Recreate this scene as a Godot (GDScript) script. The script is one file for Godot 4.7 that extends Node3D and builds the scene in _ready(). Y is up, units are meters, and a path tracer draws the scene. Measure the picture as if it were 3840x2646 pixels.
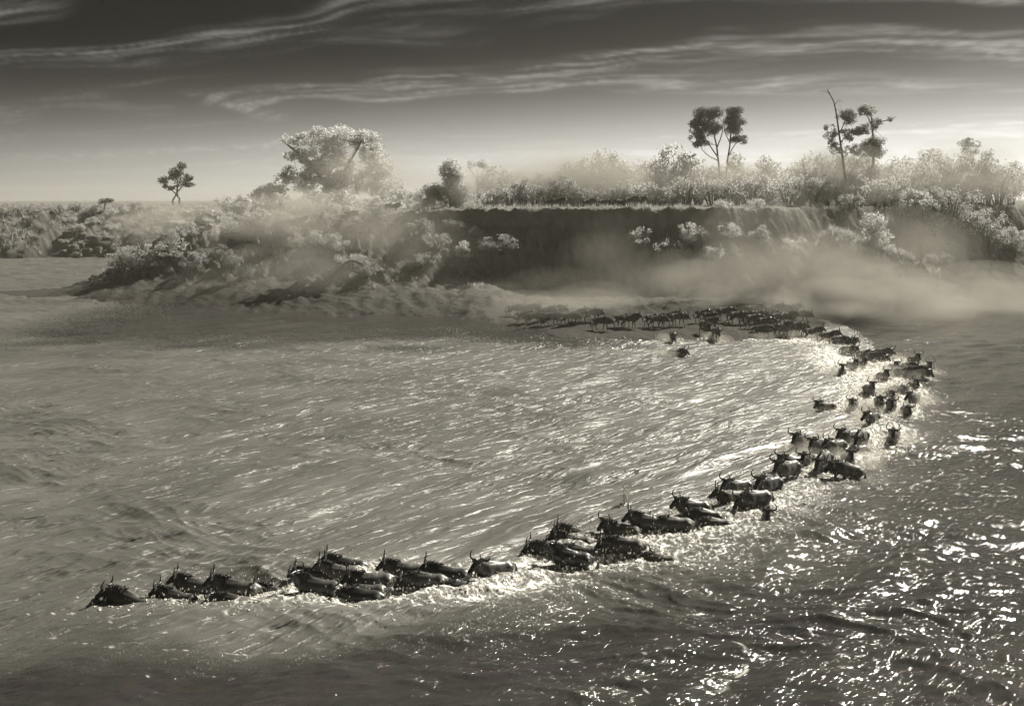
extends Node3D
# A river crossing seen from a high bank: the camera looks level across the river, its lens shifted down.
const F := 1061.0          # focal length in pixels of a 1024 wide picture
const HORIZON := 199.0
const EYE := 12.0          # metres above the water
const SUN_AZ := 46.0
const SUN_EL := 42.0
const EXPOSURE := 1.6

var rng := RandomNumberGenerator.new()
var n_big := FastNoiseLite.new()
var n_mid := FastNoiseLite.new()
var n_fine := FastNoiseLite.new()
var n_ridge := FastNoiseLite.new()
var n_cirrus := FastNoiseLite.new()
var n_wisp := FastNoiseLite.new()
var M := {}
var taken := {}


# ---------------------------------------------------------------- naming
func numbered(called: String) -> String:
	if not taken.has(called):
		taken[called] = 0
		return called
	taken[called] += 1
	return "%s_%03d" % [called, taken[called]]


func tag(o: Node, label := "", category := "", group := "", kind := "") -> void:
	if label: o.set_meta("label", label)
	if category: o.set_meta("category", category)
	if group: o.set_meta("group", group)
	if kind: o.set_meta("kind", kind)


func thing(called: String, label: String, category: String, where: Vector3, group := "", kind := "") -> Node3D:
	var o := Node3D.new()
	o.name = numbered(called)
	o.position = where
	add_child(o, true)
	tag(o, label, category, group, kind)
	return o


func obj(called: String, mesh: Mesh, mat: Material, parent: Node = null) -> MeshInstance3D:
	var o := MeshInstance3D.new()
	o.name = called if parent else numbered(called)
	o.mesh = mesh
	o.material_override = mat
	(parent if parent else self).add_child(o, true)
	return o


func srgb(v: float, warm := 1.0) -> Color:
	return Color(v, v * (1.0 - 0.022 * warm), v * (1.0 - 0.105 * warm)).linear_to_srgb()


func lin(v: float, warm := 1.0) -> Color:
	return Color(v, v * (1.0 - 0.022 * warm), v * (1.0 - 0.105 * warm))


func mat(called: String, v: float, rough: float, spec := 0.5, vcol := false) -> StandardMaterial3D:
	var m := StandardMaterial3D.new()
	m.resource_name = called
	m.albedo_color = Color.WHITE if vcol else srgb(v)
	m.vertex_color_use_as_albedo = vcol
	m.roughness = rough
	m.metallic_specular = spec
	M[called] = m
	return m


func noise(freq: float, seed_: int, octaves := 1, ridged := false) -> FastNoiseLite:
	var n := FastNoiseLite.new()
	n.noise_type = FastNoiseLite.TYPE_SIMPLEX
	n.seed = seed_
	n.frequency = freq
	n.fractal_type = FastNoiseLite.FRACTAL_NONE if octaves == 1 else (FastNoiseLite.FRACTAL_RIDGED if ridged else FastNoiseLite.FRACTAL_FBM)
	n.fractal_octaves = octaves
	return n


func noise_texture(freq: float, seed_: int, octaves: int, normal_strength := 0.0, low := 0.0, high := 1.0, side := 512) -> NoiseTexture2D:
	var t := NoiseTexture2D.new()
	t.width = side
	t.height = side
	t.seamless = true
	t.noise = noise(freq, seed_, octaves)
	if normal_strength > 0.0:
		t.as_normal_map = true
		t.bump_strength = normal_strength
	else:
		var g := Gradient.new()
		g.set_color(0, Color(low, low, low))
		g.set_color(1, Color(high, high, high))
		t.color_ramp = g
	return t


# ripples for the water: a tile of long-crested waves, 30 m along the crests and 10 m across them, as a normal map
func ripple_map(side: int, along: float, across: float, height: float) -> ImageTexture:
	var n := noise(1.0, 9, 5)
	var hs := PackedFloat32Array()
	hs.resize(side * side)
	for j in side:
		var v := float(j) / side
		for i in side:
			var u := float(i) / side
			var x := u * along * 0.30
			var y := v * across * 1.5
			var a := n.get_noise_2d(x, y)
			if u > 0.75:                                      # the seams fade into the far side
				a = lerpf(a, n.get_noise_2d(x - along * 0.30, y), (u - 0.75) * 4.0)
			if v > 0.75:
				var b := n.get_noise_2d(x, y - across * 1.5)
				if u > 0.75: b = lerpf(b, n.get_noise_2d(x - along * 0.30, y - across * 1.5), (u - 0.75) * 4.0)
				a = lerpf(a, b, (v - 0.75) * 4.0)
			hs[j * side + i] = (1.0 - absf(a) * 1.6) * 0.5 + a * 0.5
	var im := Image.create(side, side, false, Image.FORMAT_RGB8)
	for j in side:
		for i in side:
			var q := j * side + i
			var du := (hs[j * side + (i + 1) % side] - hs[j * side + posmod(i - 1, side)]) * height / (2.0 * along / side)
			var dv := (hs[((j + 1) % side) * side + i] - hs[posmod(j - 1, side) * side + i]) * height / (2.0 * across / side)
			var m := Vector3(-du, dv, 1.0).normalized() * 0.5 + Vector3(0.5, 0.5, 0.5)
			im.set_pixel(i, j, Color(m.x, m.y, m.z))
	return ImageTexture.create_from_image(im)


# ---------------------------------------------------------------- where things are
func at(px: float, py: float, d: float) -> Vector3:
	return Vector3((px - 512.0) / F * d, EYE - (py - HORIZON) / F * d, -d)


func table(t: Array, x: float) -> float:
	if x <= t[0][0]: return t[0][1]
	for i in range(1, t.size()):
		if x < t[i][0]:
			var k: float = (x - t[i - 1][0]) / (t[i][0] - t[i - 1][0])
			k = k * k * (3.0 - 2.0 * k) * 0.5 + k * 0.5
			return lerpf(t[i - 1][1], t[i][1], k)
	return t[-1][1]

# distance of the far shore, height of the bank, start and breadth of its slope, each against x
var shore := [[-110, 150], [-75, 139], [-55, 129.7], [-43.8, 122.6], [-26, 113], [-16, 110], [-7, 109], [0, 101], [5, 91.5], [11, 92.5], [20, 91], [25, 93], [28, 97], [31, 105], [38, 115], [53, 123], [80, 136], [130, 155]]
var rise := [[-75, -2.5], [-64, -0.6], [-60, 0.4], [-55, 2.6], [-51, 5.2], [-47, 7.9], [-43.5, 9.5], [-34, 9.6], [-22, 9.9], [-8, 10.7], [0, 10.9], [60, 11.0]]
var foot := [[-75, 148], [-50, 135.5], [-40, 130.5], [-22, 123.5], [-8, 121.5], [0, 119.5], [12, 118.5], [24, 117.5], [31, 117.5], [38, 121], [53, 128], [80, 141], [130, 160]]
var broad := [[-75, 9], [-50, 12], [-40, 19], [-22, 19], [-10, 14], [-2, 8], [10, 6], [24, 7], [38, 10], [53, 11], [130, 11]]
var cols := {}


func sm(a: float, b: float, x: float) -> float:
	var t := clampf((x - a) / (b - a), 0.0, 1.0)
	return t * t * (3.0 - 2.0 * t)


func column(x: float) -> Array:
	var k := roundi(x * 4.0)
	if not cols.has(k):
		var q := k / 4.0
		cols[k] = [table(shore, q), table(rise, q), table(foot, q), table(broad, q)]
	return cols[k]


func land(x: float, d: float) -> float:
	var c := column(x)
	var wob := n_mid.get_noise_2d(x * 1.3, d * 0.6)
	var u: float = d - c[0] + 1.3 * wob + 0.5 * n_fine.get_noise_2d(x, d)
	if u < -6.0:
		return -1.6
	if u < 0.0:
		return maxf(u * 0.22, -1.6)
	var rib := n_mid.get_noise_2d(x * 0.5 + 40.0, d * 1.4 + 7.0) * lerpf(1.1, 0.0, sm(-12.0, 0.0, x)) + n_big.get_noise_2d(x * 0.9, d * 0.9) * lerpf(2.4, 0.7, sm(-12.0, 0.0, x))
	var t := clampf((d - c[2] + 1.3 * wob * (1.0 - sm(-14.0, -4.0, x)) + 0.3 * n_big.get_noise_2d(x, 5.0) + rib) / c[3], 0.0, 1.0)
	var s := pow(t, 1.35)
	if x < -8.0:
		s = lerpf(s, t + 0.16 * sin(t * 12.0 + 3.0 * wob) * (1.0 - t) * t * 4.0, sm(-8.0, -20.0, x))
	var flat_ := sm(-6.0, 3.0, x)
	var beach: float = minf(u * lerpf(0.21, 0.075, flat_), lerpf(2.7, 1.2, flat_)) * clampf(c[1] / 5.0, 0.06, 1.0)
	var h: float = lerpf(beach, maxf(c[1], beach * 0.8), s)
	h += n_fine.get_noise_2d(x * 2.0, d * 2.0) * 0.22 * sm(6.0, 14.0, u) + n_mid.get_noise_2d(x, d) * 0.22 * sm(6.0, 16.0, u)
	h += n_mid.get_noise_2d(x * 1.1 + 9.0, d * 2.6) * 0.9 * s * (1.0 - s) * 2.0          # slumped blocks and ledges
	# a buttress that runs down to the right
	var k := clampf((x - 36.0) / 17.0, 0.0, 1.3)
	if x > 30.0:
		var away := absf(d - lerpf(124.0, 117.0, k))
		h = maxf(h, lerpf(9.0, 2.4, k) - away * 0.75 - maxf(0.0, 37.0 - x) * 1.7 + 0.25 * wob)
	# the bend of the river behind the spit, and its far bank
	if x < -42.0 and d > 132.0:
		var rear := 141.0 + (x + 60.0) * 0.45
		var far_bank := pow(clampf((d - 217.0 + 5.0 * n_big.get_noise_2d(x, 3.0) + rib) / 26.0, 0.0, 1.0), 0.75)
		var hole := sm(-42.0, -50.0, x) * sm(rear, rear + 9.0, d)
		var back := -1.5 + 11.5 * far_bank + 0.3 * n_fine.get_noise_2d(x * 2.0, d * 2.0) + 0.15 * n_mid.get_noise_2d(x, d)
		h = lerpf(h, back, hole)
	return h


func ground(px: float, py: float, wet := true) -> Vector3:
	var d := 14.0
	while d < 320.0:
		var p := at(px, py, d)
		var h := land(p.x, d)
		if p.y <= (maxf(h, 0.0) if wet else h):
			return Vector3(p.x, maxf(h, 0.0) if wet else h, -d)
		d += 0.25 if d > 84.0 else 0.05
	return at(px, py, 320.0)


# ---------------------------------------------------------------- sky
func sky_light(az: float, el: float) -> float:
	# az in degrees right of the view, el in degrees: a dark clear sky, a pale haze along the horizon, the glow round the sun, thin cirrus
	var e := deg_to_rad(el)
	var a := deg_to_rad(az)
	var cs := sin(e) * sin(deg_to_rad(SUN_EL)) + cos(e) * cos(deg_to_rad(SUN_EL)) * cos(a - deg_to_rad(SUN_AZ))
	var off := rad_to_deg(acos(clampf(cs, -1.0, 1.0)))
	var side := 0.5 + 0.5 * cos(a - deg_to_rad(SUN_AZ))       # 1 towards the sun
	var low := lerpf(0.06, 1.45, pow(side, 3.4))
	var up := maxf(el, 0.0)
	var v := low * exp(-pow(up / lerpf(3.2, 4.7, pow(side, 3.0)), 2.0)) + 0.008
	v += 0.8 * exp(-off / 12.0)
	# cirrus on a plane overhead, drawn out into streaks: broad soft bands with fibres in them
	var r := 1.0 / tan(deg_to_rad(maxf(up, 0.0) + 3.0))
	var x := r * sin(a)
	var z := r * cos(a)
	var warp := n_wisp.get_noise_2d(x * 0.25, z * 0.25) * 1.2
	var c := n_cirrus.get_noise_2d(x * 0.26 + z * 0.10 + warp * 0.4, z * 1.15 + x * 0.42 + warp * 0.8) * 0.5 + 0.5
	var f := n_wisp.get_noise_2d(x * 1.1 + 9.0, z * 6.0 + x * 2.0 + 2.5 * warp) * 0.5 + 0.5
	var g := n_wisp.get_noise_2d(x * 3.0 + 31.0, z * 17.0 + x * 5.0 + 4.0 * warp) * 0.5 + 0.5
	c = sm(0.36, 0.95, c) * (0.12 + 0.88 * sm(0.28, 0.75, f)) * (0.5 + 0.5 * sm(0.25, 0.75, g)) * sm(0.0, 4.0, up)
	v += c * (0.10 + 0.34 * pow(side, 4.0))
	return v


func sky_image() -> Image:
	var small := Image.create(512, 256, false, Image.FORMAT_RGBF)
	for j in 256:
		for i in 512:
			small.set_pixel(i, j, sky_color((i + 0.5) / 512.0 * 360.0 - 180.0, 90.0 - (j + 0.5) / 256.0 * 180.0))
	small.resize(4096, 2048, Image.INTERPOLATE_CUBIC)
	for j in range(2048 / 2 - 190, 2048 / 2 + 12):        # finer where the cirrus is seen closest
		for i in range(2048 - 420, 2048 + 420):
			small.set_pixel(i, j, sky_color((i + 0.5) / 4096.0 * 360.0 - 180.0, 90.0 - (j + 0.5) / 2048.0 * 180.0))
	return small


func sky_color(az: float, el: float) -> Color:
	var v := sky_light(az, el) / EXPOSURE
	var w := lerpf(1.25, 0.55, clampf(v * EXPOSURE * 1.3, 0.0, 1.0))
	return lin(v, w)


# ---------------------------------------------------------------- wildebeest
# One continuous body: the smooth minimum of tapered capsules, meshed as surface nets.
func nets(bones: Array, cell: float, blend: float, paint: Callable) -> ArrayMesh:
	var lo := Vector3.INF
	var hi := -Vector3.INF
	for b in bones:
		for k in 2:
			lo = lo.min(b[k] - Vector3.ONE * (b[2 + k] + blend))
			hi = hi.max(b[k] + Vector3.ONE * (b[2 + k] + blend))
	var nx := int((hi.x - lo.x) / cell) + 3
	var ny := int((hi.y - lo.y) / cell) + 3
	var nz := int((hi.z - lo.z) / cell) + 3
	var f := PackedFloat32Array()
	f.resize(nx * ny * nz)
	f.fill(1.0)
	for b in bones:
		var a: Vector3 = b[0]
		var ab: Vector3 = b[1] - a
		var ra: float = b[2]
		var rb: float = b[3]
		var zs: float = b[4] if b.size() > 4 else 1.0
		var ll := maxf(ab.length_squared(), 1e-6)
		var reach := maxf(ra, rb) + blend
		var p0: Vector3 = (a.min(b[1]) - Vector3.ONE * reach - lo) / cell
		var p1: Vector3 = (a.max(b[1]) + Vector3.ONE * reach - lo) / cell
		for k in range(maxi(int(p0.z), 0), mini(int(p1.z) + 2, nz)):
			for j in range(maxi(int(p0.y), 0), mini(int(p1.y) + 2, ny)):
				var at_ := (k * ny + j) * nx
				for i in range(maxi(int(p0.x), 0), mini(int(p1.x) + 2, nx)):
					var p := lo + Vector3(i, j, k) * cell - a
					var t := clampf(p.dot(ab) / ll, 0.0, 1.0)
					p -= ab * t
					p.z *= zs
					var d := p.length() - lerpf(ra, rb, t)
					if d < blend:
						var e := f[at_ + i]
						var h := maxf(blend - absf(d - e), 0.0) / blend
						f[at_ + i] = minf(d, e) - h * h * blend * 0.25
	var vid := PackedInt32Array()
	vid.resize(nx * ny * nz)
	vid.fill(-1)
	var pos := PackedVector3Array()
	var nor := PackedVector3Array()
	var col := PackedColorArray()
	var sx := 1
	var sy := nx
	var sz := nx * ny
	var off := [0, sx, sy, sx + sy, sz, sx + sz, sy + sz, sx + sy + sz]
	for k in nz - 1:
		for j in ny - 1:
			for i in nx - 1:
				var q := (k * ny + j) * nx + i
				var inside := 0
				for o in off:
					if f[q + o] < 0.0: inside += 1
				if inside == 0 or inside == 8: continue
				var s := Vector3.ZERO
				var g := Vector3.ZERO
				var w := 0.0
				for o in 8:
					var v := clampf(f[q + off[o]], -cell, cell)
					var c := Vector3(o & 1, (o >> 1) & 1, o >> 2)
					g += (c * 2.0 - Vector3.ONE) * v
					var ww := 1.0 / (absf(v) + cell * 0.08)
					s += c * ww
					w += ww
				# crossing points along the twelve edges
				var m := Vector3.ZERO
				var n := 0
				for e in 12:
					var ca: int = [0, 2, 4, 6, 0, 1, 4, 5, 0, 1, 2, 3][e]
					var cb: int = [1, 3, 5, 7, 2, 3, 6, 7, 4, 5, 6, 7][e]
					var va := f[q + off[ca]]
					var vb := f[q + off[cb]]
					if (va < 0.0) != (vb < 0.0):
						var pa := Vector3(ca & 1, (ca >> 1) & 1, ca >> 2)
						var pb := Vector3(cb & 1, (cb >> 1) & 1, cb >> 2)
						m += pa.lerp(pb, va / (va - vb))
						n += 1
				var p := lo + (Vector3(i, j, k) + m / n) * cell
				vid[q] = pos.size()
				pos.append(p)
				nor.append(g.normalized())
				col.append(paint.call(p))
	var index := PackedInt32Array()
	for k in range(1, nz - 1):
		for j in range(1, ny - 1):
			for i in range(1, nx - 1):
				var q := (k * ny + j) * nx + i
				var a := f[q] < 0.0
				for axis in 3:
					var s: int = [sx, sy, sz][axis]
					var b := f[q + s] < 0.0
					if a == b: continue
					var u: int = [sy, sz, sx][axis]
					var v: int = [sz, sx, sy][axis]
					var v0 := vid[q]
					var v1 := vid[q - u]
					var v2 := vid[q - u - v]
					var v3 := vid[q - v]
					if v0 < 0 or v1 < 0 or v2 < 0 or v3 < 0: continue
					if a: index.append_array(PackedInt32Array([v0, v2, v1, v0, v3, v2]))
					else: index.append_array(PackedInt32Array([v0, v1, v2, v0, v2, v3]))
	return array_mesh(pos, nor, col, index)


func array_mesh(pos: PackedVector3Array, nor: PackedVector3Array, col: PackedColorArray, index: PackedInt32Array) -> ArrayMesh:
	if nor.size():                                             # front faces run clockwise
		var turn := 0.0
		for i in range(0, index.size() - 2, 3 * maxi(1, index.size() / 3000)):
			var p := pos[index[i]]
			turn += signf((pos[index[i + 1]] - p).cross(pos[index[i + 2]] - p).dot(nor[index[i]]))
		if turn > 0.0: index.reverse()
	var a := []
	a.resize(Mesh.ARRAY_MAX)
	a[Mesh.ARRAY_VERTEX] = pos
	if nor.size(): a[Mesh.ARRAY_NORMAL] = nor
	if col.size(): a[Mesh.ARRAY_COLOR] = col
	a[Mesh.ARRAY_INDEX] = index
	var m := ArrayMesh.new()
	m.add_surface_from_arrays(Mesh.PRIMITIVE_TRIANGLES, a)
	return m


func tube(st: Array, pts: Array, radii: Array, sides := 7) -> void:
	# st = [positions, normals, colours, indices]
	var first: int = st[0].size()
	var side := Vector3.ZERO
	for i in pts.size():
		var dir: Vector3 = (pts[mini(i + 1, pts.size() - 1)] - pts[maxi(i - 1, 0)]).normalized()
		if side == Vector3.ZERO:
			side = dir.cross(Vector3(0.31, 0.2, 0.93)).normalized()
		side = (side - dir * side.dot(dir)).normalized()
		var up := dir.cross(side)
		for k in sides:
			var n := side * cos(TAU * k / sides) + up * sin(TAU * k / sides)
			st[0].append(pts[i] + n * radii[i])
			st[1].append(n)
			if i:
				var a := first + (i - 1) * sides + k
				var b := first + (i - 1) * sides + (k + 1) % sides
				st[3].append_array(PackedInt32Array([a, a + sides, b, b, a + sides, b + sides]))


func fresh() -> Array:
	return [PackedVector3Array(), PackedVector3Array(), PackedColorArray(), PackedInt32Array()]


func done(st: Array) -> ArrayMesh:
	return array_mesh(st[0], st[1], st[2], st[3])


func curve(pts: Array, n: int) -> Array:
	var out := []
	for i in n + 1:
		var t := float(i) / n * (pts.size() - 1)
		var k := mini(int(t), pts.size() - 2)
		var p0: Vector3 = pts[maxi(k - 1, 0)]
		var p3: Vector3 = pts[mini(k + 2, pts.size() - 1)]
		out.append(pts[k].cubic_interpolate(pts[k + 1], p0, p3, t - k))
	return out


# facing +x; origin on the ground under the belly. skull: where the poll is, nose: which way the face points
func make_wildebeest(skull: Vector3, nose: Vector3, stride: float, seed_: int) -> Node3D:
	var root := Node3D.new()
	var r := RandomNumberGenerator.new()
	r.seed = seed_
	var f := nose.normalized()
	var lat := Vector3.UP.cross(f).normalized() * -1.0     # the animal's left-right axis at the head
	var top := f.cross(lat).normalized()
	if top.y < 0.0: top = -top
	var muzzle := skull + f * 0.43
	var neck := Vector3(0.50, 1.06, 0.0)
	var bones := [
		[Vector3(0.42, 0.96, 0), Vector3(0.0, 0.92, 0), 0.31, 0.30, 1.22],
		[Vector3(0.0, 0.92, 0), Vector3(-0.50, 0.95, 0), 0.30, 0.25, 1.15],
		[Vector3(-0.45, 0.97, 0), Vector3(-0.66, 0.93, 0), 0.23, 0.19, 1.0],
		[Vector3(0.40, 1.19, 0), Vector3(-0.05, 1.10, 0), 0.14, 0.13, 1.3],
		[Vector3(0.55, 0.86, 0), Vector3(0.60, 0.98, 0), 0.22, 0.20, 1.2],
		[neck, skull - f * 0.02 - top * 0.05, 0.235, 0.125, 1.35],
		[neck + Vector3(0.04, -0.12, 0), skull + f * 0.10 - top * 0.10, 0.19, 0.09, 1.4],
		[skull, skull + f * 0.2, 0.115, 0.10],
		[skull + f * 0.16, muzzle, 0.098, 0.082],
		[muzzle - f * 0.03 + lat * 0.035, muzzle - f * 0.03 - lat * 0.035, 0.072, 0.072],
		[skull - top * 0.03 + f * 0.06, skull + f * 0.24 - top * 0.07, 0.105, 0.07],
	]
	for s in [-1.0, 1.0]:
		var a: float = stride * s
		var z: float = 0.14 * s
		bones.append([Vector3(0.42, 0.92, z), Vector3(0.40 + 0.15 * a, 0.66, z), 0.15, 0.085])
		bones.append([Vector3(0.40 + 0.15 * a, 0.66, z), Vector3(0.42 + 0.24 * a, 0.40, z), 0.08, 0.05])
		bones.append([Vector3(0.42 + 0.24 * a, 0.40, z), Vector3(0.40 + 0.30 * a, 0.10, z), 0.048, 0.036])
		bones.append([Vector3(0.40 + 0.30 * a, 0.10, z), Vector3(0.45 + 0.30 * a, 0.03, z), 0.045, 0.048])
		var b: float = -stride * s
		bones.append([Vector3(-0.52, 0.92, z), Vector3(-0.46 + 0.14 * b, 0.66, z * 1.1), 0.19, 0.12])
		bones.append([Vector3(-0.46 + 0.14 * b, 0.66, z * 1.1), Vector3(-0.68 + 0.20 * b, 0.43, z), 0.11, 0.055])
		bones.append([Vector3(-0.68 + 0.20 * b, 0.43, z), Vector3(-0.62 + 0.28 * b, 0.10, z), 0.05, 0.036])
		bones.append([Vector3(-0.62 + 0.28 * b, 0.10, z), Vector3(-0.57 + 0.28 * b, 0.03, z), 0.045, 0.046])
	var face := skull + f * 0.2
	var paint := func(p: Vector3) -> Color:
		var v := 0.062 + 0.02 * n_mid.get_noise_3d(p.x * 14.0, p.y * 14.0, p.z * 14.0)
		v += 0.02 * sm(0.0, -0.6, p.x) * sm(0.7, 1.0, p.y)                    # paler, worn rump and back
		if p.x > 0.05 and p.y > 0.7:                                            # dark brindle bars on shoulder and neck
			v *= 1.0 - 0.45 * sm(0.1, 0.7, sin((p.x * 1.0 + p.y * 0.25) * 48.0 + 2.0 * n_big.get_noise_3d(p.x * 20.0, p.y * 20.0, p.z * 20.0)))
		if p.y < 0.66: v = lerpf(v, 0.035, 0.6)                                   # legs
		if p.distance_to(face) < 0.30: v = lerpf(0.014, v, sm(0.22, 0.30, p.distance_to(face)))
		return lin(v, 0.9)
	obj("body", nets(bones, 0.03, 0.05, paint), M.hide, root)
	for s in [-1.0, 1.0]:
		var o: Vector3 = skull - f * 0.05 + top * 0.09
		var side: Vector3 = lat * s
		var st := fresh()
		var pts := curve([o + side * 0.03, o + side * 0.14 + top * 0.0, o + side * 0.27 - top * 0.03 - f * 0.02, o + side * 0.355 + Vector3.UP * 0.07, o + side * 0.335 + Vector3.UP * 0.22, o + side * 0.25 + Vector3.UP * 0.31], 14)
		var rad := []
		for i in pts.size(): rad.append(lerpf(0.068, 0.016, pow(float(i) / (pts.size() - 1), 0.8)))
		tube(st, pts, rad, 7)
		obj("horn", done(st), M.horn, root)
	for s in [-1.0, 1.0]:
		var o: Vector3 = skull - f * 0.01 + top * 0.02
		var st := fresh()
		tube(st, [o + lat * s * 0.09, o + lat * s * 0.17 - f * 0.03, o + lat * s * 0.25 - Vector3.UP * 0.03, o + lat * s * 0.29 - Vector3.UP * 0.06], [0.02, 0.04, 0.03, 0.004], 6)
		obj("ear", done(st), M.hide_dark, root)
		var ball := SphereMesh.new()
		ball.radius = 0.018
		ball.height = 0.036
		ball.radial_segments = 8
		ball.rings = 4
		var e := obj("eye", ball, M.eye, root)
		e.position = skull + f * 0.13 + lat * s * 0.088 + top * 0.045
	# mane: locks that stand and fall from poll to withers; beard: locks under neck and throat
	var mane := fresh()
	var wither := Vector3(0.28, 1.30, 0.0)
	for i in 110:
		var t := r.randf()
		var p := (skull - f * 0.06 + top * 0.07).lerp(wither, t) + Vector3.UP * (0.06 * sin(t * PI)) + Vector3(0, 0, r.randf_range(-0.03, 0.03))
		var fall := Vector3(r.randf_range(-0.09, 0.02), r.randf_range(-0.13, 0.05), r.randf_range(-0.10, 0.10))
		tube(mane, [p - Vector3.UP * 0.07, p + fall * 0.5 + Vector3.UP * 0.03, p + fall], [0.022, 0.016, 0.003], 4)
	obj("mane", done(mane), M.hair, root)
	var beard := fresh()
	for i in 46:
		var t := r.randf()
		var p := (skull + f * 0.20 - top * 0.12).lerp(Vector3(0.62, 0.78, 0.0), t) + Vector3(0, 0, r.randf_range(-0.04, 0.04))
		p = p.lerp(Vector3(p.x, p.y, 0), 0.3)
		var drop := Vector3(r.randf_range(-0.06, 0.02), r.randf_range(-0.24, -0.12), r.randf_range(-0.02, 0.02))
		tube(beard, [p + Vector3.UP * 0.05, p + drop * 0.6, p + drop], [0.02, 0.014, 0.003], 4)
	obj("beard", done(beard), M.hair_grey, root)
	var tail := fresh()
	tube(tail, curve([Vector3(-0.78, 1.04, 0), Vector3(-0.92, 0.98, 0.02), Vector3(-1.0, 0.78, 0.03), Vector3(-0.98, 0.55, 0.02), Vector3(-0.96, 0.32, 0.0)], 10), [0.03, 0.028, 0.026, 0.026, 0.03, 0.045, 0.055, 0.06, 0.055, 0.04, 0.006], 6)
	obj("tail", done(tail), M.hair, root)
	return root


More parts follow.
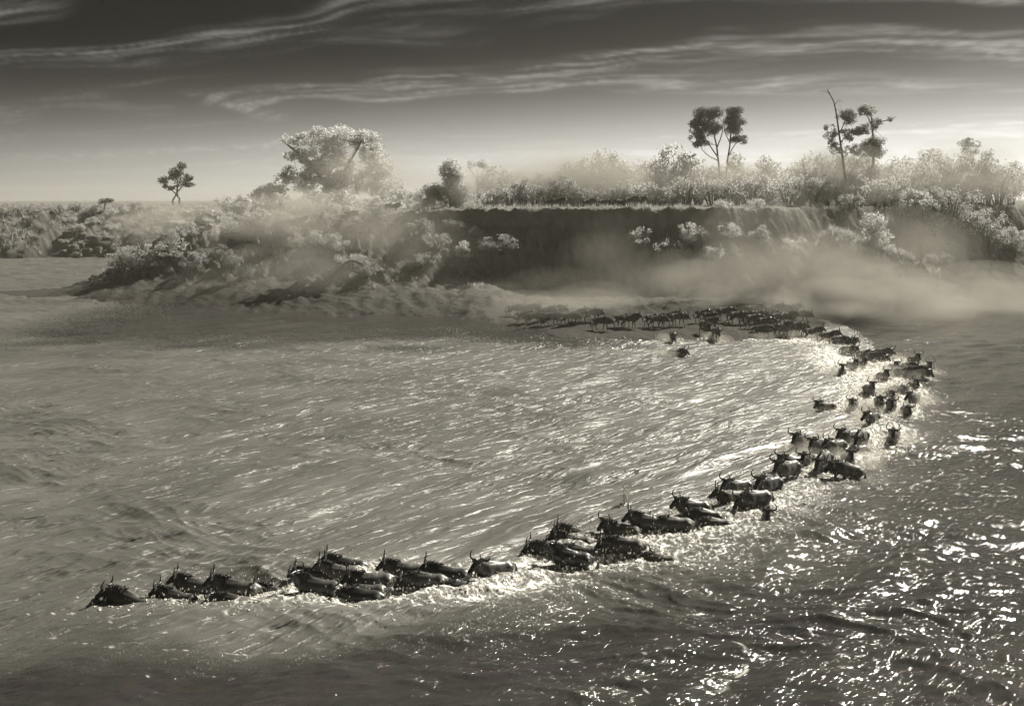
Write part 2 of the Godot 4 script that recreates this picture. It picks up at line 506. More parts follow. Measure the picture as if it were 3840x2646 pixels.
func herd() -> Array:
	return [
		# [stretch of the line, x and y of its foot or waterline in a 1024 wide view, heading in degrees, bearing, depth it stands in, size, pitch, look]
		["f", 123.3, 601.1, 182, "low", 0.77, 0.85, 19, "lead wildebeest of the line, shoulders high and muzzle at the water"],
		["f", 177.2, 596.0, 183, "up", 0.77, 0.75, 5, "wet wildebeest behind the leader with two short upright horns"],
		["f", 195.9, 587.9, 178, "up", 0.67, 0.79, 7, "dark wildebeest on the far side, third from the left end, horns raised"],
		["f", 236.3, 592.9, 176, "up", 0.65, 0.82, 5, "grey flanked wildebeest swimming with foam breaking at its rump"],
		["f", 233.2, 602.0, 182, "low", 0.71, 0.77, 3, "nearer low wildebeest with pale rump and head half under splash"],
		["f", 276.7, 589.2, 180, "up", 0.91, 0.77, 6, "low dark wildebeest alone in the gap, only neck and back showing"],
		["f", 316.6, 575.9, 178, "up", 0.75, 0.75, 3, "half hidden wildebeest back behind the big grey shouldered one"],
		["f", 318.9, 593.7, 184, "turn", 0.60, 0.84, 3, "big wildebeest with bright haunch and curled horn, nose to another tail"],
		["f", 339.6, 574.7, 170, "up", 0.67, 0.79, 6, "dark headed wildebeest with tall horn in front of a farther swimmer"],
		["f", 347.7, 566.4, 176, "up", 0.73, 0.79, 3, "farthest wildebeest of the front left bunch, back shining"],
		["f", 374.1, 585.1, 168, "up", 0.63, 0.84, -1, "long wildebeest in the bunch centre with bright round haunch and tail out"],
		["f", 368.4, 589.7, 170, "low", 0.77, 0.77, -3, "brown backed wildebeest squeezed between two others in the bunch"],
		["f", 362.6, 598.9, 182, "low", 0.71, 0.82, 1, "nearest dark wildebeest of the bunch, tail trailing in foam"],
		["f", 406.4, 575.9, 176, "up", 0.57, 0.81, 3, "standing tall wildebeest with shiny shoulder right of the bunch"],
		["f", 426.0, 586.0, 172, "low", 0.57, 0.79, 3, "humped wildebeest with its head hidden, striped flank facing us"],
		["f", 449.0, 579.3, 177, "up", 0.63, 0.81, 3, "dark wildebeest with two curved horns between humped one and last pair"],
		["f", 462.8, 587.6, 160, "low", 0.71, 0.75, 0, "small wildebeest low in white foam with head bowed left"],
		["f", 476.6, 578.8, 180, "low", 1.03, 0.79, 3, "almost sunken wildebeest back just left of the last frontal one"],
		["f", 495.1, 575.9, 140, "up", 0.55, 0.81, 3, "wildebeest facing us half left with wide U horns, last before the gap"],
		["m", 549.5, 553.2, 186, "low", 0.67, 0.82, 7, "leading black wildebeest of the middle bunch, head bowed to the left"],
		["m", 569.7, 562.2, 172, "turn", 0.67, 0.85, 7, "nearest black wildebeest of the middle bunch with wet shining shoulder"],
		["m", 574.9, 541.8, 180, "up", 0.73, 0.80, 3, "wildebeest with single tall horn and long level back in middle bunch"],
		["m", 580.1, 551.7, 178, "low", 0.77, 0.80, 3, "wildebeest wedged in the middle bunch showing a grey back"],
		["m", 578.0, 532.0, 180, "up", 0.85, 0.80, 3, "farthest wildebeest of the middle bunch with two straight horns"],
		["m", 622.5, 534.0, 180, "turnb", 0.65, 0.83, 3, "wildebeest with head up and horns spread, leading the second pair"],
		["m", 624.6, 549.8, 178, "low", 0.61, 0.84, 3, "smooth grey wildebeest in front of the horned one, flank lit"],
		["m", 659.9, 553.9, 182, "low", 0.97, 0.80, 3, "wildebeest nearly swamped by splash, only rump and shoulder out"],
		["m", 650.5, 531.4, 176, "up", 0.47, 0.86, 3, "tall dark wildebeest in profile with clear head and two hooked horns"],
		["m", 674.4, 530.9, 174, "low", 0.55, 0.84, 3, "black wildebeest side on with bright rump beside the tall profile"],
		["m", 694.0, 513.8, 160, "up", 0.50, 0.83, 3, "dark faced wildebeest with spread horns behind the humped pair"],
		["m", 705.4, 521.6, 165, "low", 0.53, 0.82, 7, "humped wildebeest with raised pale withers and lowered head"],
		["m", 715.8, 525.2, 172, "low", 0.71, 0.78, 3, "nearest wildebeest of the humped pair with white wash at its rump"],
		["m", 732.4, 505.0, 150, "turn", 0.50, 0.86, 3, "large wildebeest with three horns seeming to overlap and pale back"],
		["c", 739.5, 491.3, 150, "up", 0.57, 0.84, 0, "wildebeest with narrow straight horns behind the large pale backed one"],
		["c", 770.6, 492.8, 140, "up", 0.47, 0.92, 0, "wildebeest facing half left with big lyre horns and striped flank"],
		["c", 756.7, 508.0, 145, "low", 0.43, 0.90, 0, "black wildebeest with drooping horns in front of foam"],
		["c", 768.8, 513.6, 110, "up", 0.81, 0.84, 0, "small black wildebeest head on, alone on the near side of bend"],
		["c", 788.7, 479.0, 138, "up", 0.40, 0.95, 0, "very dark wildebeest with big hooked horn at the start of bend"],
		["c", 793.9, 466.5, 148, "up", 0.57, 0.88, 0, "wildebeest with curled horns just behind the very dark one"],
		["c", 806.8, 464.4, 120, "up", 0.52, 0.88, 0, "grey wildebeest with white curling horn left of white horned one"],
		["c", 824.1, 471.3, 122, "low", 0.33, 0.97, 0, "large dark wildebeest with glowing white horn bar across its head"],
		["c", 801.6, 446.4, 125, "up", 0.47, 0.91, 0, "wildebeest with pale crook horns at the inner edge of bend"],
		["c", 818.9, 452.3, 128, "up", 0.47, 0.92, 0, "wildebeest with swept horns and broad pale striped back"],
		["c", 837.1, 451.4, 140, "turn", 0.52, 0.88, 0, "wildebeest with white hooked horn and bristling dark mane"],
		["c", 850.0, 442.8, 138, "up", 0.47, 0.92, 0, "pale backed wildebeest topmost of the dense bend bunch"],
		["c", 861.2, 446.7, 118, "low", 0.40, 0.95, 0, "broad dark wildebeest in front of the pale backed one"],
		["c", 848.3, 463.1, 98, "high", 0.62, 0.88, 0, "thin necked wildebeest head on with a light body behind it"],
		["c", 859.5, 453.1, 140, "low", 0.66, 0.85, 0, "dark wildebeest mostly hidden behind the thin necked one"],
		["c", 844.8, 478.6, 160, "low", 0.47, 0.92, 14, "lunging wildebeest sinking forwards on the outer side of bend"],
		["c", 894.0, 441.5, 112, "up", 0.47, 0.88, 0, "lone wildebeest with two upright horns right of dense bend bunch"],
		["c", 872.7, 422.4, 125, "turn", 0.59, 0.90, 0, "wildebeest with spiky wet mane and hooked horn above the bend"],
		["c", 826.6, 408.5, 142, "up", 0.63, 0.84, 0, "leftmost wildebeest of upper bend, head turned with white wash behind"],
		["c", 853.2, 408.1, 106, "up", 0.52, 0.88, 0, "wildebeest head on with very wide horns in bright spray"],
		["c", 879.7, 407.7, 105, "up", 0.47, 0.90, 0, "wildebeest head on with raised wide horns, centre of upper bend"],
		["c", 891.4, 412.0, 104, "up", 0.43, 0.92, 0, "wildebeest with short horns and round grey belly in upper bend"],
		["c", 906.6, 415.5, 100, "up", 0.55, 0.88, 0, "wildebeest with big round horns on right side of upper bend"],
		["c", 913.6, 402.4, 122, "turn", 0.57, 0.90, 0, "dark wildebeest behind the round horned one, flank in spray"],
		["c", 889.2, 395.9, 90, "up", 0.71, 0.84, 0, "small wildebeest with spread ears peering over another back"],
		["c", 898.3, 392.0, 78, "up", 0.66, 0.84, 0, "black faced wildebeest turned right in the middle spray"],
		["c", 869.2, 395.5, 90, "high", 0.43, 0.90, 0, "long necked wildebeest head on with pale blaze at left of spray"],
		["c", 913.1, 389.4, 90, "high", 0.59, 0.88, 0, "wildebeest head on with ring shaped horns beside white spray"],
		["c", 882.7, 379.4, 82, "high", 0.59, 0.85, 0, "wildebeest with pale face and ears out, left of the black knot"],
		["c", 893.1, 368.5, 90, "high", 0.76, 0.86, 0, "distant wildebeest head on with open U horns in spray"],
		["c", 898.3, 370.7, 82, "high", 0.76, 0.79, 0, "young slender wildebeest beside the open U horned one"],
		["c", 903.1, 375.9, 48, "turn", 0.57, 0.88, 0, "dark wildebeest at left of the black knot, crowded low"],
		["c", 908.3, 375.5, 62, "turn", 0.52, 0.88, 0, "dark wildebeest in the middle of the black knot"],
		["c", 917.0, 377.7, 52, "low", 0.36, 0.95, 0, "round black rump of wildebeest in the black knot, turned away"],
		["c", 927.0, 371.2, 90, "high", 0.59, 0.88, 0, "rightmost wildebeest head on with widest horns"],
		["c", 914.0, 364.2, 80, "high", 0.52, 0.92, 0, "tall wildebeest with high ring horns above the black knot"],
		["c", 907.5, 369.4, 70, "turnb", 0.66, 0.88, 0, "dark wildebeest under the tall ring horned one"],
		["c", 842.3, 374.6, 100, "high", 0.59, 0.88, 0, "slim wildebeest with long dark neck swimming left of others"],
		["c", 852.3, 367.7, 80, "high", 0.66, 0.88, 0, "dark wildebeest with flat spread horns near slim necked one"],
		["c", 861.0, 365.5, 80, "high", 0.68, 0.88, 0, "dark wildebeest close beside the flat horned one"],
		["c", 863.6, 357.7, 62, "up", 0.57, 0.92, 0, "wildebeest seen from behind with horns against spray"],
		["c", 875.7, 361.2, 48, "low", 0.43, 0.92, 0, "black haunch of wildebeest turning right below white spray"],
		["c", 882.7, 357.3, 60, "up", 0.47, 0.90, 0, "wildebeest with swept back horn beside the black haunch"],
		["c", 848.4, 352.5, 60, "up", 0.57, 0.88, 0, "dark upright wildebeest in the file entering water, fourth from bank"],
		["c", 840.5, 343.8, 18, "low", 0.47, 0.91, 0, "wildebeest in the entering file, third from bank, head low"],
		["c", 828.4, 340.3, 8, "up", 0.43, 0.92, 0, "wildebeest in the entering file, second from bank, long and level"],
		["c", 812.3, 337.4, 8, "up", 0.30, 0.93, 0, "wildebeest first off the bank, wading with white socks of foam"],
		["c", 847.5, 342.9, 30, "turn", 0.66, 0.88, 0, "wildebeest head showing beyond the entering file"],
		["b", 703.8, 322.1, 0, "low", 0.00, 0.98, 0, "wildebeest striding right along the beach above a smaller one"],
		["b", 709.0, 322.5, 2, "low", 0.00, 0.79, 0, "smaller wildebeest walking in front of the striding one"],
		["b", 725.4, 320.4, 0, "low", 0.00, 0.98, 0, "lone pale wildebeest walking at the back towards the crowd"],
		["b", 737.5, 324.3, 0, "low", 0.00, 0.98, 0, "wildebeest last in the beach crowd, tail hanging clear"],
		["b", 753.9, 317.8, 4, "up", 0.00, 0.93, 0, "back row wildebeest of the beach crowd, left end"],
		["b", 762.5, 317.4, 0, "low", 0.00, 0.93, 0, "back row wildebeest of the beach crowd, second from left"],
		["b", 747.8, 323.4, 2, "low", 0.00, 0.93, 0, "front row wildebeest of the beach crowd behind the last one"],
		["b", 758.2, 322.5, -4, "low", 0.00, 0.93, 0, "middle row wildebeest of the beach crowd, left end"],
		["b", 768.6, 323.0, 0, "up", 0.00, 0.93, 0, "middle row wildebeest of the beach crowd, second from left"],
		["b", 773.3, 317.4, 3, "up", 0.00, 0.93, 0, "back row wildebeest of the beach crowd, third from left"],
		["b", 781.9, 317.2, 0, "low", 0.00, 0.93, 0, "back row wildebeest of the beach crowd, fourth from left"],
		["b", 791.0, 317.2, 5, "up", 0.00, 0.95, 0, "back row wildebeest of the beach crowd, horns up at right end"],
		["b", 800.5, 323.4, 8, "low", 0.00, 0.98, 0, "foremost wildebeest of the beach crowd with white lit leg"],
		["b", 778.1, 324.7, 0, "low", 0.00, 0.93, 0, "middle row wildebeest of the beach crowd, third from left"],
		["b", 765.1, 330.3, -6, "low", 0.00, 0.93, 0, "dark front wildebeest of the beach crowd at its left corner"],
		["b", 762.5, 336.4, 20, "low", 0.10, 0.93, 0, "wildebeest at the water edge in the darkest part of crowd"],
		["b", 772.9, 336.0, 8, "low", 0.10, 0.93, 0, "wildebeest at the water edge, middle of the dark front"],
		["b", 781.5, 335.5, 0, "up", 0.10, 0.93, 0, "wildebeest at the water edge, right of the dark front"],
		["b", 789.3, 335.1, 5, "low", 0.11, 0.96, 0, "wildebeest at the water edge stepping toward the splash"],
		["b", 796.2, 334.6, 10, "low", 0.14, 0.98, 0, "wildebeest leading the crowd into splashing shallows"],
		["b", 786.3, 325.1, 2, "up", 0.00, 0.93, 0, "middle row wildebeest of the beach crowd, right end"],
		["b", 753.9, 326.9, 0, "low", 0.00, 0.93, 0, "front left wildebeest of the beach crowd, head down"],
		["b", 704.7, 334.2, 78, "low", 0.00, 0.93, 0, "wildebeest coming down the beach toward us, dark"],
		["b", 712.4, 328.2, 60, "up", 0.00, 0.84, 0, "wildebeest with pale forehead behind the one coming down"],
		["b", 716.7, 339.8, 85, "low", 0.08, 0.93, 0, "wildebeest standing at the water edge toward us, legs lit"],
		["b", 673.6, 342.0, 92, "low", 0.28, 0.93, 0, "wildebeest stepping off the bank with pale back, head down"],
		["b", 676.2, 354.9, 40, "up", 0.71, 0.93, 0, "lone wildebeest swimming off the beach with white splash"],
		["b", 622.7, 326.7, 2, "low", 0.00, 0.93, 0, "far wildebeest of the walking pair, left group on beach"],
		["b", 629.2, 327.9, 0, "up", 0.00, 0.95, 0, "near wildebeest of the walking pair, left group on beach"],
		["b", 652.1, 326.3, 0, "low", 0.00, 0.88, 0, "far wildebeest of the bunched pair, middle of the beach"],
		["b", 657.0, 327.5, 4, "low", 0.00, 0.91, 0, "near wildebeest of the bunched pair, head to the sand"],
		["b", 669.9, 325.2, 0, "up", 0.00, 0.93, 0, "rear wildebeest of the pair in file at mid beach"],
		["b", 677.5, 325.9, 0, "low", 0.00, 0.95, 0, "front wildebeest of the pair in file, head low with horns"],
		["b", 601.0, 329.9, 10, "low", 0.00, 0.93, 0, "wildebeest with shining back descending at the bank edge"],
		["b", 584.0, 320.6, 2, "low", 0.00, 0.93, 0, "wildebeest topmost of the dusty group left on the beach"],
		["b", 575.2, 322.2, 0, "up", 0.00, 0.93, 0, "wildebeest at left of the dusty group on the beach"],
		["b", 592.5, 321.4, 0, "low", 0.00, 0.93, 0, "wildebeest at right of the dusty group on the beach"],
		["b", 569.5, 324.7, 4, "low", 0.00, 0.93, 0, "wildebeest trailing the dusty group on the beach"],
		["b", 556.6, 317.4, 6, "low", 0.00, 0.95, 0, "single wildebeest outlined against dust above the shadowed ones"],
		["b", 514.7, 316.2, 0, "low", 0.00, 0.93, 0, "shadowed wildebeest leftmost on the dark beach"],
		["b", 523.6, 322.7, 0, "up", 0.00, 0.93, 0, "shadowed wildebeest on the dark beach, low second from left"],
		["b", 530.8, 315.4, 4, "low", 0.00, 0.93, 0, "shadowed wildebeest on the dark beach, upper middle"],
		["b", 534.9, 324.3, 0, "low", 0.00, 0.93, 0, "shadowed wildebeest on the dark beach, lower middle"],
		["b", 545.3, 319.8, 0, "up", 0.00, 0.93, 0, "shadowed wildebeest on the dark beach, upper right"],
		["b", 551.8, 324.3, 3, "low", 0.00, 0.93, 0, "shadowed wildebeest on the dark beach, lower right"],
		["p", 281.2, 207.5, 0, "up", 0.00, 0.95, 0, "leftmost wildebeest of herd queueing on the left cliff top"],
		["p", 287.6, 207.5, 0, "low", 0.00, 0.95, 0, "second wildebeest of herd queueing on the left cliff top"],
		["p", 294.0, 207.8, 0, "up", 0.00, 0.95, 0, "third wildebeest of herd queueing on the left cliff top"],
		["p", 300.5, 207.5, 0, "up", 0.00, 0.95, 0, "fourth wildebeest of herd queueing on the left cliff top"],
		["p", 306.9, 207.5, 0, "low", 0.00, 0.95, 0, "fifth wildebeest of herd queueing on the left cliff top"],
		["p", 342.9, 206.8, 0, "up", 0.00, 0.95, 0, "first wildebeest in the cliff top herd left of columnar tree"],
		["p", 350.6, 206.8, 0, "low", 0.00, 0.95, 0, "second wildebeest in the cliff top herd left of columnar tree"],
		["p", 358.3, 206.8, 0, "up", 0.00, 0.95, 0, "third wildebeest in the cliff top herd left of columnar tree"],
		["p", 366.1, 206.8, 0, "up", 0.00, 0.95, 0, "fourth wildebeest in the cliff top herd left of columnar tree"],
		["p", 375.1, 206.5, 0, "low", 0.00, 0.95, 0, "fifth wildebeest in the cliff top herd left of columnar tree"],
		["p", 384.1, 206.3, 0, "up", 0.00, 0.95, 0, "sixth wildebeest in the cliff top herd left of columnar tree"],
		["p", 393.1, 206.0, 0, "up", 0.00, 0.95, 0, "seventh wildebeest in the cliff top herd left of columnar tree"],
		["p", 549.5, 206.8, 0, "low", 0.00, 0.95, 0, "faint wildebeest on the cliff edge under twiggy shrubs"],
		["p", 557.2, 206.8, 0, "up", 0.00, 0.95, 0, "second faint wildebeest on the cliff edge under twiggy shrubs"],
		["p", 588.1, 206.8, 0, "up", 0.00, 0.95, 0, "leftmost dark wildebeest on the cliff top below twin umbrella trees"],
		["p", 604.1, 206.5, 0, "low", 0.00, 0.97, 0, "second dark wildebeest on the cliff top below twin umbrella trees"],
		["p", 619.6, 206.5, 180, "low", 0.00, 1.00, 0, "wildebeest grazing to the left on the cliff top edge"],
		["p", 629.9, 206.3, 0, "up", 0.00, 1.00, 0, "wildebeest standing beside the grazing one on cliff top"],
		["p", 638.2, 205.7, 0, "up", 0.00, 1.00, 0, "rightmost wildebeest on the cliff top with raised head"],
	]


var wading := []      # where animals stand in water: [x, d, heading]

func build_herd() -> void:
	var P := {
		"up": make_wildebeest(Vector3(0.95, 1.30, 0.0), Vector3(0.72, -0.80, 0.0), 0.35, 1),
		"turn": make_wildebeest(Vector3(0.90, 1.30, 0.14), Vector3(0.58, -0.72, 0.42), 0.2, 2),
		"turnb": make_wildebeest(Vector3(0.88, 1.34, -0.15), Vector3(0.55, -0.70, -0.45), -0.3, 3),
		"low": make_wildebeest(Vector3(1.00, 1.02, 0.03), Vector3(0.55, -0.88, 0.06), 0.75, 4),
		"high": make_wildebeest(Vector3(0.80, 1.50, 0.0), Vector3(0.62, -0.80, 0.05), -0.2, 5),
	}
	var group := {"f": "wildebeest swimming in the front line", "m": "wildebeest swimming in the middle bunches", "c": "wildebeest wading round the bend", "b": "wildebeest on the far beach", "p": "wildebeest waiting on the far cliff top"}
	var used := {}
	for a in herd():
		var o: Node3D = P[a[4]] if not used.has(a[4]) else P[a[4]].duplicate()
		used[a[4]] = true
		o.name = numbered("wildebeest")
		add_child(o, true)
		tag(o, a[8], "wildebeest", group[a[0]])
		var p: Vector3
		if a[0] == "p":
			var d := 0.0
			for i in 400:                                    # the first ground behind the lip that rises to that line of sight
				d = 120.0 + i * 0.25
				p = at(a[1], a[2], d)
				if land(p.x, d) >= p.y - 0.02: break
			if land(p.x, d) < p.y - 0.3: d = 137.0
			d += 1.5
			p.x = (a[1] - 512.0) / F * d
			p.z = -d
			p.y = land(p.x, d)
		else:
			p = ground(a[1], a[2])
		p.y -= a[5]
		o.position = p
		var turn := rng.randf_range(-5.0, 5.0)
		o.rotation = Vector3(0, deg_to_rad(-a[3] + turn), 0)
		o.rotate_object_local(Vector3(0, 0, 1), deg_to_rad(a[7]))
		o.scale = Vector3.ONE * (a[6] * rng.randf_range(0.97, 1.03))
		var coat: Material = [M.hide, M.hide, M.hide_wet, M.hide_grey][rng.randi() % 4]
		o.get_node("body").material_override = coat
		if a[5] > 0.05:
			wading.append([p.x, -p.z, deg_to_rad(a[3])])


# ---------------------------------------------------------------- the land
func build_land() -> void:
	var rows := PackedFloat32Array()
	var d := 82.0
	while d < 1400.0:
		rows.append(d)
		d += 0.4 if d < 152.0 else (0.9 if d < 262.0 else d * 0.06)
	var step := 0.0030
	var nc := int(1.56 / step) + 1
	var pos := PackedVector3Array()
	var col := PackedColorArray()
	var nor := PackedVector3Array()
	var index := PackedInt32Array()
	for j in rows.size():
		for i in nc:
			var dd := rows[j]
			var x := (-0.78 + i * step) * dd
			var h := land(x, dd)
			pos.append(Vector3(x, h, -dd))
			# pale dust on flats, darker damp earth at the water, streaks of soil down the face
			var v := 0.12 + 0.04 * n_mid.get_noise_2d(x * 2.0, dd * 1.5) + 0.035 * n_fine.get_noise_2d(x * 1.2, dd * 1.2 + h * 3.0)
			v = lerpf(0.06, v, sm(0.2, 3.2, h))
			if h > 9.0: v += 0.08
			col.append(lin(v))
	nor.resize(pos.size())
	for j in rows.size():
		for i in nc:
			var a := pos[j * nc + mini(i + 1, nc - 1)] - pos[j * nc + maxi(i - 1, 0)]
			var b := pos[mini(j + 1, rows.size() - 1) * nc + i] - pos[maxi(j - 1, 0) * nc + i]
			nor[j * nc + i] = a.cross(b).normalized()
			if i and j:
				var q := j * nc + i
				index.append_array(PackedInt32Array([q, q - 1, q - nc, q - 1, q - nc - 1, q - nc]))
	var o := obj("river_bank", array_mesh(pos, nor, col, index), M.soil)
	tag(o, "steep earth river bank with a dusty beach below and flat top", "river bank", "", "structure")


# ---------------------------------------------------------------- the water
var path := [[-40, 31.5], [-12.3, 32.2], [-6, 33], [-0.4, 34.9], [4.2, 38.9], [9.8, 43.6], [15.2, 51.4], [19.2, 57.6], [24, 66], [27.7, 76], [30, 92], [34, 120]]
var churn := PackedFloat32Array()
const CX := 140
const CZ := 170
var trail := []


func churn_at(x: float, d: float) -> float:
	var u := (x + 26.0) / 0.5
	var v := (d - 22.0) / 0.5
	if u < 0.0 or v < 0.0 or u >= CX - 1 or v >= CZ - 1: return 0.0
	var i := int(u)
	var j := int(v)
	var a := lerpf(churn[j * CX + i], churn[j * CX + i + 1], u - i)
	return lerpf(a, lerpf(churn[(j + 1) * CX + i], churn[(j + 1) * CX + i + 1], u - i), v - j)


func stir() -> void:
	churn.resize(CX * CZ)
	for w in wading:
		var ahead := Vector2(cos(w[2]), -sin(w[2]))        # in (x, d)
		for j in CZ:
			var d := 22.0 + j * 0.5
			if absf(d - w[1]) > 9.0: continue
			for i in CX:
				var q := Vector2(-26.0 + i * 0.5 - w[0], d - w[1])
				if q.length_squared() > 70.0: continue
				var along := q.dot(ahead)
				var across := absf(q.dot(ahead.orthogonal()))
				var back := maxf(-along, 0.0)
				# a wake that widens and fades behind, and the upwash in front
				var v := exp(-pow(across / (0.8 + back * 0.32), 2.0)) * exp(-back / 3.0) * (1.0 if along < 0.0 else exp(-pow(along / 1.2, 2.0)))
				churn[j * CX + i] += v * lerpf(0.42, 1.5, sm(40.0, 64.0, w[1]))


func painted_dark_at(x: float, d: float) -> float:
	# darkness painted into the water; first the shade of the far bank
	var bank_shade := sm(84.0, 96.0, d + 7.0 * n_big.get_noise_2d(x * 0.8, d)) * sm(-50.0, -34.0, x) * sm(26.0, 12.0, x)
	return maxf(bank_shade, sm(-0.5, 6.0, table(path, x) - d - 0.5 + 3.0 * n_big.get_noise_2d(x * 0.8, d * 0.8))) if x < 34.0 else 1.0  # then dark sky reflections, painted outside the line of animals


func water_at(x: float, d: float, fine: float) -> Vector3:
	# height, foam, churn
	var warp := n_big.get_noise_2d(x * 0.5, d * 0.5) * 3.0
	var near := sm(95.0, 30.0, d)
	var c := x * 0.74 + d * 0.67                          # across and along the long oblique ripples
	var s := -x * 0.67 + d * 0.74
	var w := churn_at(x, d)
	var cl := painted_dark_at(x, d)
	var calm := 0.55 + 0.45 * near
	var h := n_mid.get_noise_2d(c * 0.16 + warp * 0.2, s * 0.75 + warp * 0.5) * 0.24 * calm
	h += n_ridge.get_noise_2d(c * 0.10 + 50.0, s * 0.85 + warp * 0.3) * 0.075 * sm(90.0, 60.0, d) * (1.0 - 0.6 * cl)
	h += n_ridge.get_noise_2d(x * 0.22 + warp * 0.3, d * 0.55 + warp * 0.6) * (0.06 + 0.066 * near * (0.4 + 0.35 * cl))
	h += n_fine.get_noise_2d(c * 0.25, s * 1.0 + warp * 0.3) * 0.062 * fine * (0.6 + 0.05 * cl)
	h += n_fine.get_noise_2d(x * 0.8 + 31.0 + warp, d * 1.9) * 0.020 * fine * (0.35 + 0.65 * near) * (0.4 + 0.9 * cl + minf(w, 1.0))
	var foam := 0.0
	if w > 0.03:
		var lace := maxf(1.0 - absf(n_fine.get_noise_2d(x * 1.7 + warp, d * 1.4)) * 3.2, 0.0)
		var lace2 := maxf(1.0 - absf(n_fine.get_noise_2d(x * 4.0, d * 3.4 + warp)) * 2.6, 0.0)
		var k := minf(w, 1.3)
		foam = sm(0.62, 1.12, lace * (0.35 + 0.45 * k) + lace2 * (0.2 + 0.3 * k) + (k - 0.42) * 0.48)
		foam = maxf(foam, sm(0.9, 2.4, w) * 0.85 * sm(48.0, 62.0, d))
		h += k * 0.05 * n_mid.get_noise_2d(x * 2.2, d * 2.2) + foam * 0.012
	# broken crests on the chop
	var crest := n_ridge.get_noise_2d(x * 0.9 + warp, d * 1.5)
	foam = maxf(foam, sm(0.74, 0.95, crest) * 0.75 * near * sm(0.1, 0.6, n_big.get_noise_2d(x, d)))
	return Vector3(h, foam, w)


func build_water() -> void:
	var pos := PackedVector3Array()
	var nor := PackedVector3Array()
	var col := PackedColorArray()
	var kinds := [PackedInt32Array(), PackedInt32Array(), PackedInt32Array()]     # silty, dark-painted and foaming water
	var clear := PackedFloat32Array()  # how much painted darkness each vertex takes
	var white := PackedFloat32Array()
	var rows := PackedFloat32Array()
	var d := 7.0
	while d < 255.0:
		rows.append(d)
		d += maxf(d * d / (F * EYE) * (0.8 if d < 48.0 else (0.55 if d < 105.0 else 1.1)), 0.05) if d > 24.0 else 0.25
	var spread := PackedFloat32Array()                         # finer in the middle, coarser to the sides
	var s := -1.3
	while s < 1.3:
		spread.append(s)
		s += 0.00115 if absf(s) < 0.51 else 0.007
	var nc := spread.size()
	for j in rows.size():
		var dd := rows[j]
		var fine := sm(82.0, 55.0, dd)
		for i in nc:
			var x := spread[i] * dd
			var w := water_at(x, dd, fine)
			pos.append(Vector3(x, w.x, -dd))
			clear.append(painted_dark_at(x, dd))
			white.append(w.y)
			var river_tone := lerpf(0.115 * lerpf(1.0, 0.14, sm(80.0, 104.0, dd + 6.0 * n_big.get_noise_2d(x, dd)) * sm(-50.0, -36.0, x) * sm(30.0, 18.0, x)), 0.04, clear[-1]) * (1.0 + 0.22 * n_big.get_noise_2d(x * 0.7, dd * 1.4))  # river mud, darkened by painted bank shade and dark reflections
			river_tone = lerpf(river_tone, 0.26, minf(w.z, 1.0) * 0.5)
			col.append(lin(lerpf(river_tone, 0.80, w.y), 1.0 - 0.6 * w.y))
	nor.resize(pos.size())
	for j in rows.size():
		for i in nc:
			var a := pos[j * nc + mini(i + 1, nc - 1)] - pos[j * nc + maxi(i - 1, 0)]
			var b := pos[mini(j + 1, rows.size() - 1) * nc + i] - pos[maxi(j - 1, 0) * nc + i]
			nor[j * nc + i] = a.cross(b).normalized()
			if i and j:
				var q := j * nc + i
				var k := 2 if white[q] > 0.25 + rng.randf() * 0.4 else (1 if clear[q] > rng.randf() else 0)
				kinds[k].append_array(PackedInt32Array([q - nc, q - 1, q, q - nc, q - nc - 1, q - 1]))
	var uv := PackedVector2Array()
	for p in pos: uv.append(Vector2(p.x * 0.74 - p.z * 0.67, -p.x * 0.67 - p.z * 0.74))   # along and across the ripples
	var a := []
	a.resize(Mesh.ARRAY_MAX)
	a[Mesh.ARRAY_VERTEX] = pos
	a[Mesh.ARRAY_NORMAL] = nor
	a[Mesh.ARRAY_COLOR] = col
	a[Mesh.ARRAY_TEX_UV] = uv
	var m := ArrayMesh.new()
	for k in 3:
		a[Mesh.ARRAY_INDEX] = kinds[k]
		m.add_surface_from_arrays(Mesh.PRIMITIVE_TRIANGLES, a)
		m.surface_set_material(k, [M.water, M.water_dark, M.foam_sheet][k])
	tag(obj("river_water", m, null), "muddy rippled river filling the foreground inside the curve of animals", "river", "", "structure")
	var bed := PlaneMesh.new()
	bed.size = Vector2(900, 420)
	var b := obj("river_bed", bed, M.river_tone)
	b.position = Vector3(0, -1.7, -90)
	tag(b, "dark river bed below the muddy water", "river bed", "", "structure")


func blob(seed_: int, rough: float) -> ArrayMesh:
	var s := SphereMesh.new()
	s.radius = 1.0
	s.height = 2.0
	s.radial_segments = 8
	s.rings = 4
	var a := s.get_mesh_arrays()
	var n := noise(0.8, seed_, 2)
	var v: PackedVector3Array = a[Mesh.ARRAY_VERTEX]
	for i in v.size(): v[i] *= 1.0 + rough * n.get_noise_3dv(v[i] * 1.4)
	a[Mesh.ARRAY_VERTEX] = v
	a[Mesh.ARRAY_NORMAL] = null
	a[Mesh.ARRAY_TANGENT] = null
	a[Mesh.ARRAY_TEX_UV] = null
	var m := ArrayMesh.new()
	m.add_surface_from_arrays(Mesh.PRIMITIVE_TRIANGLES, a)
	return m


func scatter(called: String, label: String, category: String, mesh: Mesh, mat_: Material, list: Array, kind := "stuff") -> void:
	var mm := MultiMesh.new()
	mm.transform_format = MultiMesh.TRANSFORM_3D
	mm.mesh = mesh
	mm.instance_count = list.size()
	for i in list.size():
		mm.set_instance_transform(i, list[i])
	var o := MultiMeshInstance3D.new()
	o.name = numbered(called)
	o.multimesh = mm
	o.material_override = mat_
	add_child(o, true)
	tag(o, label, category, "", kind)


